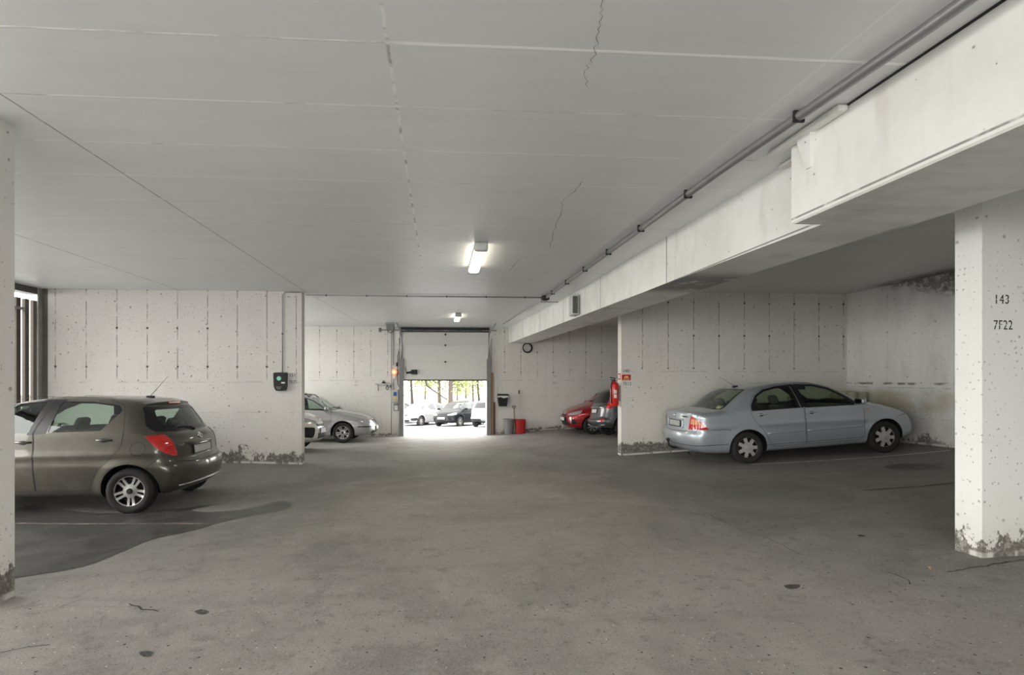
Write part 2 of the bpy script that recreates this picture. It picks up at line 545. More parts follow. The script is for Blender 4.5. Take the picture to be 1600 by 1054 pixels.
def wheel(root, x, y, sg, P, mats, style, name='wheel'):
    """a wheel whose outer face looks towards sg*y; parts: tyre (the wheel's own mesh), rim, hub cap"""
    R = P['R']; w = P.get('tw', .195); rr = P.get('rim_r', .2)
    tl = MB()
    h = w/2
    prof = [(rr-.01, -h*.78), (rr+.012, -h*.9), (rr+.045, -h), (R-.045, -h*.98), (R-.018, -h*.88), (R-.006, -h*.72)]
    for k in (-.45, -.15, .15, .45):
        prof += [(R, h*(k-.11)), (R, h*(k+.11)), (R-.007, h*(k+.12)), (R-.007, h*(k+.17))]
    prof = prof[:-2]
    prof += [(R-.006, h*.72), (R-.018, h*.88), (R-.045, h*.98), (rr+.045, h), (rr+.012, h*.9), (rr-.01, h*.78)]
    M = Matrix.Translation((x, y, R))
    tl.lathe(prof, 56, M)
    t = tl.build(name, mats['tyre'], root, 'auto')
    # rim: polar grid with openings
    def disc(mask, dish, nt=160, rad=None, m=None, nm='rim', th=.02, lb=None):
        rad = rad or [0, .03, .05, .06, .075, .09, .105, .12, .135, .15, .165, .175, .185, .193, rr+.004]
        bm = bmesh.new()
        V = [[bm.verts.new((x+r*math.cos(a*2*math.pi/nt), y+sg*(h*.72+dish(r)), R+r*math.sin(a*2*math.pi/nt))) for a in range(nt)] for r in rad[1:]]
        c = bm.verts.new((x, y+sg*(h*.72+dish(0)), R))
        for a in range(nt): bm.faces.new((c, V[0][a], V[0][(a+1) % nt]))
        for i in range(len(V)-1):
            rm = (rad[i+1]+rad[i+2])/2
            for a in range(nt):
                if mask(rm, (a+.5)*2*math.pi/nt): bm.faces.new((V[i][a], V[i+1][a], V[i+1][(a+1) % nt], V[i][(a+1) % nt]))
        loose = [v for v in bm.verts if not v.link_faces]
        for v in loose: bm.verts.remove(v)
        bmesh.ops.recalc_face_normals(bm, faces=bm.faces)
        if sum(f.normal.y for f in bm.faces)*sg < 0: bmesh.ops.reverse_faces(bm, faces=bm.faces)
        ex = bmesh.ops.extrude_face_region(bm, geom=list(bm.faces))
        # the extruded copy stays outside, the originals sink inwards
        new = {g for g in ex['geom'] if isinstance(g, bmesh.types.BMVert)}
        for v in bm.verts:
            if v not in new: v.co.y -= sg*th
        o = from_bm(nm, bm, m or mats['rim'], t, 'auto')
        if lb: o['label'] = lb
        return o
    kind, n = style[0], style[1]
    rot = style[2] if len(style) > 2 else .3
    if kind == 'cover':
        hole = lambda r, a: not (.112 < r < .188 and abs(((a-rot)*n/(2*math.pi)) % 1-.5) < (.22 if r < .145 else .30))
        disc(hole, lambda r: .012*math.cos(min(r/.2, 1)*1.5)-(.018 if r > .19 else 0)+.008*(r < .05), nm='wheel_cover')
    elif kind == 'pairs':
        def mk(r, a):
            if r < .068 or r > rr-.022: return True
            u = ((a-rot)*n/(2*math.pi)) % 1 - .5          # one spoke pair per sector
            s = abs(u*2*math.pi/n*r)                       # arc distance from the pair's middle
            c = .022 + .10*(r-.06)                          # spokes diverge outward
            return abs(s-c) < .0155 or (r < .09 and s < .05)
        disc(mk, lambda r: -.012*math.sin(min(r/.2, 1)*3.1)+.006*(r > .18), nm='alloy_rim')
    else:
        def mk(r, a):
            if r < .06 or r > rr-.02: return True
            u = ((a-rot)*n/(2*math.pi)) % 1 - .5
            return abs(u*2*math.pi/n*r) < .021+.03*(r-.06)
        disc(mk, lambda r: -.015*math.sin(min(r/.2, 1)*3.1), nm='alloy_rim')
    b = MB()
    b.lathe([(rr-.004, -h*.75), (rr-.012, -h*.3), (rr-.02, h*.5), (rr-.005, h*.74), (rr-.005, h*.7)], 40, M @ Matrix.Diagonal((1, sg, 1, 1)))
    b.lathe([(.0, -.02), (.17, -.02), (.17, -.005), (0, -.005)], 32, M @ Matrix.Diagonal((1, sg, 1, 1)))
    b.build('brake_disc', mats['dark'], t, 'auto')
    c = MB(); c.lathe([(0, h*.72+.020), (.03, h*.72+.018), (.036, h*.72+.008), (.036, h*.72-.02)], 24, M @ Matrix.Diagonal((1, sg, 1, 1)))
    o = c.build('hub_cap', mats['hubcap'] if 'hubcap' in mats else mats['rim'], t, 'auto')
    return t

def rounded(name, size, M, mat, parent, bev=.04, seg=3, taper=None, smooth='auto'):
    mb = MB(); mb.box([-s/2 for s in size], [s/2 for s in size], bev, seg)
    for v in mb.bm.verts:
        if taper: 
            k = (v.co.z/size[2]+.5); v.co.x *= 1-taper[0]*k; v.co.y *= 1-taper[1]*k
        v.co = M @ v.co
    return mb.build(name, mat, parent, smooth)

def seat(root, x, y, mat, lean=.28, hr=True, width=.48):
    s = MB()
    s.box((x-.24, y-width/2, .30), (x+.26, y+width/2, .50), .05, 3)
    o = s.build('seat', mat, root, 'auto')
    M = Matrix.Translation((x-.22, y, .46)) @ Matrix.Rotation(-lean, 4, 'Y')
    rounded('backrest', (.12, width-.04, .62), M @ Matrix.Translation((0, 0, .30)), mat, o, .05, 3, (0, .14))
    if hr:
        rounded('headrest', (.09, .25 if width < .8 else .24, .17), M @ Matrix.Translation((.0, 0, .715)), mat, o, .04, 3, (0, .2))
        if width > .8:
            for d in (-.36, .36): rounded('headrest', (.08, .23, .14), M @ Matrix.Translation((0, d, .68)), mat, o, .035, 3)
    return o

def ribbon(B, pts, w, mat, name, parent, sg, off=.0015, axis='S'):
    """a thin band lying on the body along a line given in side (x,z) or end (y,z) view"""
    P = [Vector(p) for p in pts]; out = []
    dense = [P[0]]
    for a, b in zip(P, P[1:]):
        n = max(1, int((b-a).length/.035))
        dense += [a.lerp(b, (k+1)/n) for k in range(n)]
    bm = bmesh.new(); prev = None
    for i, p in enumerate(dense):
        d = (dense[min(i+1, len(dense)-1)]-dense[max(i-1, 0)]).normalized(); nn = Vector((-d.y, d.x))*w/2
        row = []
        for q in (p-nn, p+nn):
            if axis == 'S': row.append(bm.verts.new((q.x, sg*(B.side_y(q.x, q.y)+off), q.y)))
            else:
                e = -1 if axis == 'R' else 1
                row.append(bm.verts.new((B.end_x(q.x, q.y, e)+e*off, q.x, q.y)))
        if prev: bm.faces.new((prev[0], prev[1], row[1], row[0]))
        prev = row
    return from_bm(name, bm, mat, parent)

def handle(B, x, z, sg, mat, dark, parent, L=.20):
    y = B.side_y(x, z)
    m = MB(); m.path([(x-L/2, sg*(y-.004), z), (x-L/2+.03, sg*(y+.028), z+.003), (x, sg*(y+.036), z+.004), (x+L/2-.03, sg*(y+.028), z+.003), (x+L/2, sg*(y-.004), z)],
                [.010, .013, .014, .013, .010], 10)
    o = m.build('door_handle', mat, parent, True)
    c = MB(); c.bm.free(); c.bm = bmesh.new()
    pts = circle(x, z-.006, .045, 18)
    vs = [c.bm.verts.new((a, sg*(B.side_y(a, (b-z)*.62+z)+.0022), (b-z)*.62+z)) for a, b in pts]; c.bm.faces.new(vs)
    c.build('handle_recess', dark, o, False)
    return o

def mirror(B, x, z, sg, mat, glassm, parent, s=1.0):
    y = B.side_y(x, z)
    m = MB(); m.path([(x, sg*(y-.01), z-.01), (x, sg*(y+.06), z+.015)], [.028, .022], 10)
    o = m.build('wing_mirror', mat, parent, True)
    M = Matrix.Translation((x, sg*(y+.14), z+.05)) @ Matrix.Diagonal((1, 1, 1, 1))
    b = MB(); b.box((-.055*s, -.095*s, -.062*s), (.06*s, .095*s, .062*s), .05*s, 4, M)
    for v in b.bm.verts:
        k = (v.co.x-x)/.06
        if k > 0: v.co.z = z+.05+(v.co.z-z-.05)*(1-.25*k); v.co.y = sg*(y+.14)+(v.co.y-sg*(y+.14))*(1-.2*k)
    b.build('mirror_housing', mat, o, True)
    g = MB(); g.prism(rpoly([(-.08*s, -.05*s), (.08*s, -.05*s), (.08*s, .05*s), (-.08*s, .05*s)], .03),
            lambda a, c: (x-.057*s, sg*(y+.14)+a, z+.05+c), lambda a, c: (x-.062*s, sg*(y+.14)+a, z+.05+c))
    g.build('mirror_glass', glassm, o)
    return o

def plate(B, z, end, M, parent, w=.5, h=.11, off=.012, y0=0):
    sgn = -1 if end == 'R' else 1
    x = B.end_x(y0, z, sgn); 
    xa = B.end_x(y0, z-h/2, sgn); xb = B.end_x(y0, z+h/2, sgn)
    tilt = math.atan2((xb-xa), h)
    T = Matrix.Translation((x+sgn*off, y0, z)) @ Matrix.Rotation(tilt, 4, 'Y')
    m = MB(); m.box((-.006, -w/2, -h/2), (.006, w/2, h/2), .004, 1, T)
    o = m.build('number_plate', M['plate'], parent)
    f = MB(); t = .012
    for lo, hi in (((-.009, -w/2-t, -h/2-t), (.004, w/2+t, -h/2)), ((-.009, -w/2-t, h/2), (.004, w/2+t, h/2+t)),
                   ((-.009, -w/2-t, -h/2), (.004, -w/2, h/2)), ((-.009, w/2, -h/2), (.004, w/2+t, h/2))):
        f.box(lo, hi, 0, 1, T)
    f.build('plate_frame', M['dark'], o)
    return o

def oval_emblem(B, y, z, end, s, mat, parent):
    """three interlocking ovals"""
    e = -1 if end == 'R' else 1
    m = MB()
    def ring(cy, cz, a, b, r):
        pts = []
        for k in range(28):
            t = 2*math.pi*k/28; yy, zz = y+cy+a*math.cos(t), z+cz+b*math.sin(t)
            pts.append((B.end_x(yy, zz, e)+e*.006, yy, zz))
        m.path(pts, r, 6, closed=True)
    ring(0, 0, s, s*.66, s*.09); ring(0, s*.30, s*.62, s*.26, s*.07); ring(0, 0, s*.24, s*.58, s*.07)
    return m.build('emblem', mat, parent, True)

def make_car(name, P, M, pose, label):
    """P: shape numbers, M: materials, pose: (x, y, yaw)"""
    root = empty(name, label=label, cat='car')
    B = Body(P); q = P.get('q', 1.0)
    bm = B.build(int(P.get('nx', 120)*q), int(P.get('nphi', 64)*q))
    lay = bm.faces.layers.int.new('rid')
    regions = {}; nid = [0]
    def region(spec, cons, sg=1):
        nid[0] += 1; rid = nid[0]; regions[rid] = spec
        cut_region(bm, lay, rid, cons, sg)
        return rid
    hooks = {}
    # wheel openings
    for wx in P['wheels']:
        for sg in (1, -1):
            c = circle(wx, P['R']+P.get('arch_dz', 0), P['arch'], 36)
            c = [(a, b) for a, b in c if b >= P['R']-1e-6]
            c = sorted(c, key=lambda p: math.atan2(p[1]-P['R'], p[0]-wx))
            poly = [(wx+P['arch'], 0.05)] + [(wx+P['arch'], P['R']-.03)] + [p for p in c if True] + [(wx-P['arch'], P['R']-.03), (wx-P['arch'], .05)]
            nid[0] += 1; regions[nid[0]] = None
            for f in cut_region(bm, lay, nid[0], [('S', poly)], sg):
                if abs(f.calc_center_median().y) > .45: f[lay] = -1
                else: f[lay] = 0
    for d in P.get('doors', []):
        for sg in (1, -1):
            r = region(dict(name=d.get('name', 'door'), mat=M['paint'], shell=True, th=.03, label=d.get('label')), [('S', d['poly'])], sg)
            hooks[(d['key'], sg)] = r
    for w in P.get('panels', []):
        for sg in ((1, -1) if w.get('both', True) else (1,)):
            par = hooks.get((w.get('on'), sg))
            sp = dict(name=w['name'], mat=M[w['mat']], inset=w.get('inset', .0), shell=w.get('shell', True), th=w.get('th', .012),
                      inner=M.get(w.get('inner', 'dark')), label=w.get('label'))
            if par: sp['parent'] = par
            r = region(sp, w['cons'], sg)
            if w.get('key'): hooks[(w['key'], sg)] = r
    made = split_regions(bm, lay, regions, root, M['paint'], M['dark'])
    H = {k: made.get(v) for k, v in hooks.items()}
    for d in P.get('doors', []):
        for sg in (1, -1):
            pp = d['poly']; pp = list(pp)+[pp[0]]
            pp = [q for q in pp]
            if M.get('seams', True): ribbon(B, pp, .005, M['dark'], 'door_seam', H.get((d['key'], sg)) or root, sg, .003)
    # arch liners, floor pan
    for wx in P['wheels']:
        for sg in (1, -1):
            m = MB(); n = 18; ra = P['arch']-.004
            a = [(wx+ra*math.cos(math.pi*k/n*1.12-.19), P['R']+ra*math.sin(math.pi*k/n*1.12-.19)) for k in range(n+1)]
            yi, yo = .50, P['W']/2-.05
            A = [m.bm.verts.new((p[0], sg*yi, p[1])) for p in a]; Bv = [m.bm.verts.new((p[0], sg*(min(B.side_y(p[0], max(p[1], .2)), yo+.04)-.02), p[1])) for p in a]
            for k in range(n): m.bm.faces.new((A[k], A[k+1], Bv[k+1], Bv[k]))
            m.bm.faces.new(A)
            m.build('wheel_arch_liner', M['dark'], root)
    L0, L1 = P['wheels'][0], P['wheels'][1]
    m = MB(); m.box((L0+.1, -P['W']/2+.13, .22), (L1-.1, P['W']/2-.13, .32), .02, 1)
    m.box((L0-.55, -.48, .30), (L0+.1, .48, P.get('boot', .66)), .02, 1); m.box((L1-.25, -.48, .26), (L1+.45, .48, .66), .02, 1)
    m.build('floor_pan', M['dark'], root)
    for wx in P['wheels']:
        for sg in (1, -1):
            st = P['rim']
            wheel(root, wx, sg*(P['W']/2-P.get('tw', .195)/2-.022), sg, P, M, (st[0], st[1], st[2]+wx))
    if P.get('interior', True):
        fx = P.get('seat_x', .05)
        hz = P.get('seat_dz', 0)
        for sg in (1, -1): seat(root, fx, sg*.36, M['seat'], P.get('lean', .3))
        seat(root, P.get('rear_seat_x', -.75), 0, M['seat'], P.get('lean', .3), True, 1.14)
        dm = MB(); dx = P.get('dash_x', .85); dzz = P.get('dash_z', .92)
        dm.box((dx-.12, -P['W']/2+.16, dzz-.32), (dx+.30, P['W']/2-.16, dzz), .07, 3)
        dm.build('dashboard', M['seat'], root, 'auto')
        sm = MB(); cx = dx-.24; yy = P.get('wheel_y', .36)
        pts = [(cx+.06*math.sin(t)*-1, yy+.18*math.cos(t), dzz-.05+.17*math.sin(t)) for t in [2*math.pi*k/24 for k in range(24)]]
        sm.path(pts, .014, 6, True); sm.tube((cx, yy-.17, dzz-.05), (cx, yy+.17, dzz-.05), .014); sm.tube((cx, yy, dzz-.05), (dx, yy, dzz-.12), .03)
        sm.build('steering_wheel', M['dark'], root, True)
        rm = MB(); mx, mz = P.get('inner_mirror', (.42, 1.30)); rm.box((mx-.012, -.12, mz-.033), (mx+.012, .12, mz+.033), .012, 2); rm.tube((mx, 0, mz), (mx+.05, 0, mz+.07), .008)
        rm.build('rear_view_mirror', M['dark'], root)
    ctx = dict(root=root, B=B, M=M, H=H, P=P)
    if P.get('extra'): P['extra'](ctx)
    # stand it on the sloping floor
    x, y, yaw = pose[:3]; zf = pose[3] if len(pose) > 3 else fz
    c, s_ = math.cos(yaw), math.sin(yaw)
    W2 = P['W']/2-.1
    g = {}
    for i, wx in enumerate(P['wheels']):
        for sg in (1, -1):
            g[(i, sg)] = Vector((x+c*wx-s_*sg*W2, y+s_*wx+c*sg*W2, 0)); g[(i, sg)].z = zf(g[(i, sg)].x, g[(i, sg)].y)
    fr = (g[(1, 1)]+g[(1, -1)])/2; rr_ = (g[(0, 1)]+g[(0, -1)])/2
    lf = (g[(0, 1)]+g[(1, 1)])/2; rt = (g[(0, -1)]+g[(1, -1)])/2
    ux = (fr-rr_).normalized(); uy = (lf-rt).normalized(); uz = ux.cross(uy).normalized(); uy = uz.cross(ux).normalized()
    mid = (fr+rr_)/2; off = (P['wheels'][0]+P['wheels'][1])/2
    R = Matrix((ux, uy, uz)).transposed().to_4x4()
    root.matrix_world = Matrix.Translation(mid - ux*off + uz*pose[4] if len(pose) > 4 else mid-ux*off) @ R
    return ctx
# ------------------------------------------------------------------ shared car materials
DARK = simple('black_plastic', (.012, .012, .013), .55)
TYRE = simple('tyre_rubber', (.018, .018, .018), .8)
SEAT = simple('seat_fabric', (.035, .037, .04), .9)
SILVER = simple('wheel_silver', (.50, .50, .49), .35, .75)
COVER = simple('wheel_cover_silver', (.50, .50, .48), .42, .45)
CHROME = simple('chrome', (.75, .75, .75), .12, 1)
SATIN = simple('satin_metal', (.42, .42, .43), .28, .8)
PLATE = simple('blank_plate', (.42, .42, .41), .5)
PLATEW = simple('white_plate', (.7, .7, .7), .5)
GLASS = thin_glass('window_glass', (.66, .76, .70), .06)
GLASSD = thin_glass('dark_window_glass', (.76, .84, .72), .06)
MIRR = simple('mirror_face', (.6, .62, .63), .05, 1)
CERAMIC = simple('black_glass_border', (.010, .010, .012), .28)
WHITE_LAMP = simple('clear_lamp', (.40, .42, .44), .2, .2, coat=.6)
def lamp_red():
    t = NT('red_tail_lamp'); tc = t.node('ShaderNodeTexCoord')
    sx = t.node('ShaderNodeSeparateXYZ'); t.l.new(tc.outputs['Object'], sx.inputs[0])
    w = t.line(sx.outputs[2], .022, 0, .004)
    c = t.mix(w, (.62, .012, .010), (.30, .004, .004))
    return t.bsdf(c, .12, coat=1)
RED_LAMP = lamp_red()
AMBER = simple('amber_lamp', (.72, .30, .10), .15, coat=1)
DRED = simple('dark_red_lamp', (.22, .006, .006), .15, coat=1)

def mats(pnt, glass=None, plate_m=None, rim=None):
    return dict(paint=pnt, dark=DARK, tyre=TYRE, seat=SEAT, rim=rim or SILVER, glass=glass or GLASS, plate=plate_m or PLATE,
                chrome=CHROME, chrome2=SATIN, glass2=GLASSD, mirror=MIRR, red=RED_LAMP, dred=DRED, amber=AMBER, lamp=WHITE_LAMP, border=CERAMIC, hubcap=DARK if rim is None else rim)

def mirr_poly(p): return p+[(-a, b) for a, b in reversed(p)]

def common_bits(c, handles=(), mir=None, seams=(), antenna=None):
    B, M, H, root = c['B'], c['M'], c['H'], c['root']
    for sg in (1, -1):
        for key, x, z in handles:
            handle(B, x, z, sg, c.get('handle_mat', M['paint']), M['dark'], H.get((key, sg)) or root)
        if mir: mirror(B, mir[0], mir[1], sg, c.get('mirror_mat', M['paint']), M['mirror'], root, mir[2] if len(mir) > 2 else 1)
        for nm, pts, w in seams:
            ribbon(B, pts, w, M['dark'], nm, root, sg)
    if antenna:
        x, y, dx, L = antenna; z = B.top_z(x, y)
        m = MB(); m.box((x-.06, y-.022, z-.01), (x+.05, y+.022, z+.022), .012, 2)
        m.tube((x, y, z+.01), (x+dx, y, z+L), .0045, .002, 6)
        m.build('antenna', M['dark'], root)

# ---- small hatchback, bronze grey, seen from its rear left
def hatch_extra(c):
    B, M, H, root = c['B'], c['M'], c['H'], c['root']
    common_bits(c, [('rd', -1.04, .955), ('fd', -.06, .925)], (.80, .93), [
        ('bumper_seam', [(-1.56, .60), (-1.70, .735), (-1.80, .765)], .006),
        ('tailgate_seam', [(-1.535, 1.19), (-1.60, 1.09), (-1.66, 1.03)], .006)], (-1.13, 0, -.24, .30))
    if c['P'].get('rear', True):
        plate(B, .775, 'R', M, root, .50, .11, .004)
        # garnish over the plate
        m = MB(); pts = [(B.end_x(y, .875, -1)-.022, y, .875-.012*abs(y/.3)**2) for y in np.linspace(-.33, .33, 13)]
        m.path(pts, [.010]+[.021]*11+[.010], 8); m.build('plate_garnish', M['paint'], root, True)
        oval_emblem(B, 0, .955, 'R', .055, M['chrome'], root)
        ribbon(B, [(-.66, .80), (-.61, .67), (-.42, .635), (0, .625), (.42, .635), (.61, .67), (.66, .80)], .008, M['dark'], 'tailgate_seam', root, 1, .002, 'R')
        # wiper
        def rp(y, z, o=.015): return (B.end_x(y, z, -1)-o, y, z)
        m = MB(); m.tube(rp(0, 1.045, .0), rp(0, 1.045, .03), .022, .02); m.path([rp(0, 1.045, .03), rp(.06, 1.075, .022), rp(.20, 1.095), rp(.34, 1.085)], [.011, .010, .007, .005], 6)
        m.build('rear_wiper', M['dark'], root, True)
        m = MB(); m.path([(B.end_x(y, .335, -1)-.002, y, .335) for y in np.linspace(-.62, .62, 15)], .014, 8); m.build('bumper_trim', M['chrome2'], root, True)
        # model lettering on the tailgate, small sticker on the bumper
        x = B.end_x(.50, .86, -1)
        T = Matrix.Translation((x-.006, .485, .845)) @ Matrix.Rotation(math.radians(-8), 4, 'Z') @ Matrix(((0, 0, -1, 0), (-1, 0, 0, 0), (0, 1, 0, 0), (0, 0, 0, 1)))
        text_mesh('model_lettering', 'YARIS', .045, T, M['chrome'], root, .002)
        m = MB(); z = .60; pts = np.linspace(-.60, -.36, 7)
        for a, b in zip(pts, pts[1:]):
            m.quad((B.end_x(a, z-.02, -1)-.003, a, z-.02), (B.end_x(b, z-.02, -1)-.003, b, z-.02), (B.end_x(b, z+.02, -1)-.003, b, z+.02), (B.end_x(a, z+.02, -1)-.003, a, z+.02))
        m.build('bumper_sticker', simple('sticker_white', (.7, .7, .7), .5), root)
        sg = 1; yc = [(a, b) for a, b in circle(-1.45, .845, .088, 30)]
        ribbon(B, yc+[yc[0]], .006, M['dark'], 'fuel_flap_seam', root, 1, .002)
        # spoiler lip above the glass
        m = MB(); ys = np.linspace(-.56, .56, 15); top = []; bot = []
        for y in ys:
            xx = -1.475+.10*abs(y/.62)**2.2; zz = B.top_z(-1.3, y)-.035
            top.append(m.bm.verts.new((xx, y, zz))); bot.append((m.bm.verts.new((xx+.012, y, zz-.035)), m.bm.verts.new((xx+.20, y, B.top_z(xx+.20, y)+.004)), m.bm.verts.new((xx+.13, y, zz-.06))))
        for i in range(14):
            m.bm.faces.new((top[i], top[i+1], bot[i+1][1], bot[i][1])); m.bm.faces.new((top[i], top[i+1], bot[i+1][0], bot[i][0]))
            m.bm.faces.new((bot[i][0], bot[i+1][0], bot[i+1][2], bot[i][2]))
        for k in (0, 14): m.bm.faces.new((top[k], bot[k][1], bot[k][2], bot[k][0]))
        m.build('roof_spoiler', M['paint'], root, 'auto')
        m = MB(); xx = -1.475; zz = B.top_z(-1.3, 0)-.035
        m.box((xx-.006, -.15, zz-.032), (xx+.03, .15, zz-.004), .006, 2); m.build('high_brake_lamp', M['red'], root)

YARIS = dict(W=1.695, R=.298, arch=.352, wheels=(-1.345, 1.165), tw=.19, rim_r=.203, spine=(-1.30, 1.25), zc=.62, nx=110, nphi=64,
    profile=[(-1.84, .25), (-1.93, .31), (-1.965, .42), (-1.975, .55), (-1.95, .63), (-1.895, .68), (-1.875, .80), (-1.85, .92), (-1.80, 1.0), (-1.73, 1.05), (-1.60, 1.22),
             (-1.475, 1.385), (-1.38, 1.455), (-1.2, 1.488), (-.9, 1.507), (-.5, 1.512), (-.1, 1.492), (.25, 1.43), (.55, 1.32), (.85, 1.155), (1.08, 1.03),
             (1.25, .975), (1.5, .905), (1.74, .81), (1.88, .70), (1.955, .58), (1.97, .45), (1.95, .33), (1.88, .24), (1.7, .205), (1.2, .2), (0, .195), (-1.2, .2), (-1.7, .215)],
    belt=([-2, -1, 0, 1, 2], [1.02, 1.05, 1.02, .97, .85]), x_round=(-1.0, 1.0), taper_r=.13, taper_f=.20, bow_r=.17, bow_f=.30, crown=.055, tum=.27, tum2=.34, k=.115, sec=[.87, .925, .962, 1.0, .992, .975],
    crease=(.74, .012, -.03), rim=('pairs', 5, .30), dash_x=.78, dash_z=.98, seat_x=.0, rear_seat_x=-.82, lean=.32, wheel_y=.36,
    doors=[dict(key='fd', name='front_door', poly=[(-.176, .30), (-.176, .95), (-.165, 1.05), (-.31, 1.50), (.1, 1.50), (.45, 1.40), (.98, 1.03), (1.0, .75), (.80, .55), (.74, .30)]),
           dict(key='rd', name='rear_door', poly=[(-.188, .30), (-.188, .95), (-.177, 1.05), (-.32, 1.50), (-.9, 1.50), (-1.20, 1.40), (-1.24, 1.25), (-1.275, 1.07), (-1.25, .88), (-1.13, .73), (-.96, .57), (-.90, .45), (-.84, .30)])],
    panels=[
      dict(name='side_window_frame', mat='border', on='fd', cons=[('S', [(-.43, 1.47), (-.33, 1.04), (-.10, 1.02), (-.16, 1.47)])], inset=.002, shell=True),
      dict(name='side_window', mat='glass', on='fd', shell=False, inset=.006, cons=[('S', rpoly([(-.205, 1.445), (-.115, 1.045), (.95, 1.0), (.78, 1.14), (.5, 1.305), (.25, 1.40)], .03))]),
      dict(name='side_window', mat='glass', on='rd', shell=False, inset=.006, cons=[('S', rpoly([(-.405, 1.445), (-.345, 1.05), (-.99, 1.075), (-1.20, 1.33), (-1.14, 1.40), (-.8, 1.44)], .03))]),
      dict(name='tail_lamp', mat='red', shell=True, inset=-.006, cons=[('S', [(-1.52, 1.0), (-1.62, 1.012), (-2.1, 1.01), (-2.1, .73), (-1.80, .735), (-1.66, .85)]), ('R', [(.64, 1.05), (.95, 1.05), (.95, .70), (.56, .70)])]),
      dict(name='rear_window_border', key='rw', both=False, mat='border', inset=-.001, shell=True, cons=[('R', rpoly([(-.62, 1.375), (.62, 1.375), (.74, 1.13), (.70, 1.055), (.3, 1.035), (-.3, 1.035), (-.70, 1.055), (-.74, 1.13)], .03))]),
      dict(name='rear_window', on='rw', both=False, mat='glass', inset=.002, shell=False, cons=[('R', rpoly([(-.52, 1.34), (.50, 1.34), (.56, 1.16), (.46, 1.085), (-.46, 1.085), (-.56, 1.16)], .06))]),
      dict(name='windshield', both=False, mat='glass', inset=.004, shell=False, cons=[('F', rpoly([(-.56, 1.39), (.56, 1.39), (.70, 1.06), (-.70, 1.06)], .04)), ('S', [(.2, 1.5), (.2, 1.0), (1.3, 1.0), (1.3, 1.5)])]),
      dict(name='head_lamp', mat='lamp', inset=.0, cons=[('F', [(.80, .80), (.40, .66), (.55, .60), (.84, .68)])]),
    ], extra=hatch_extra)

# ---- small sedan
def sedan_extra(c):
    B, M, H, root = c['B'], c['M'], c['H'], c['root']
    common_bits(c, [('rd', -.94, .905), ('fd', .01, .875)], (.86, .97), [
        ('bumper_seam', [(-1.90, .685), (-1.62, .685), (-1.53, .66)], .006), ('bumper_seam', [(1.62, .66), (1.72, .69), (1.95, .715)], .006),
        ('bumper_groove', [(-2.13, .40), (-1.60, .40)], .010), ('sill_crease', [(-.88, .33), (.98, .33)], .006)], (-.92, 0, -.34, .24))
    for sg in (1, -1):
        for k, x0, x1 in (('rd', -.86, -.13), ('fd', -.10, .95)):
            m = MB(); m.path([(x, sg*(B.side_y(x, .545)+.006), .545) for x in np.linspace(x0, x1, 9)], .016, 8)
            m.build('side_moulding', M['paint'], H.get((k, sg)) or root, True)
        ribbon(B, [(-1.045, 1.0), (-.965, 1.235)], .022, M['dark'], 'window_bar', H.get(('rd', sg)) or root, sg, -.002)
        ribbon(B, [(-.185, .99), (-.235, 1.39)], .014, M['chrome2'], 'pillar_trim', H.get(('rd', sg)) or root, sg, .004)
        x, z = 1.06, .845
        m = MB(); y = B.side_y(x, z); m.box((x-.02, sg*y-.006, z-.012), (x+.02, sg*y+.006, z+.012), .004, 2); m.build('side_indicator', M['amber'], root)
    plate(B, .80, 'R', M, root, .50, .11, .004)
    # recess panel round the plate: two light edges
    m = MB()
    for z in (.885, .72): m.path([(B.end_x(y, z, -1)-.004, y, z) for y in np.linspace(-.34, .34, 9)], .012, 8)
    for y in (-.34, .34): m.path([(B.end_x(y, z, -1)-.004, y, z) for z in np.linspace(.72, .885, 5)], .012, 8)
    m.build('plate_recess', M['paint'], root, True)
    oval_emblem(B, 0, .955, 'R', .052, M['chrome'], root)
    x = B.end_x(-.40, .955, -1)
    for nm, y, tx in (('model_lettering', -.41, 'COROLLA'),):
        T = Matrix.Translation((B.end_x(y, .94, -1)-.006, y, .93)) @ Matrix.Rotation(math.radians(6), 4, 'Z') @ Matrix(((0, 0, -1, 0), (-1, 0, 0, 0), (0, 1, 0, 0), (0, 0, 0, 1)))
        text_mesh(nm, tx, .038, T, M['dark'], root, .002)
    ribbon(B, [(-.60, 1.0), (-.545, .70), (-.45, .665), (0, .655), (.45, .665), (.545, .70), (.60, 1.0)], .007, M['dark'], 'boot_lid_seam', root, 1, .002, 'R')
    ribbon(B, [(-.75, .40), (0, .40), (.75, .40)], .010, M['dark'], 'bumper_groove', root, 1, .002, 'R')
    xb = B.end_x(.12, .34, -1)
    m = MB(); m.path([(xb+.25, .12, .27), (xb-.02, .12, .28), (xb-.09, .12, .33), (xb-.10, .12, .42)], [.022, .022, .02, .016], 8)
    r = bmesh.ops.create_uvsphere(m.bm, u_segments=12, v_segments=8, radius=.034); 
    for v in r['verts']: v.co += Vector((xb-.10, .12, .45))
    m.build('tow_hook', M['dark'], root, True)
    m = MB(); m.tube((-1.95, -.34, .225), (-2.13, -.34, .215), .026, .028, 14, False); m.build('exhaust_pipe', M['chrome'], root, True)

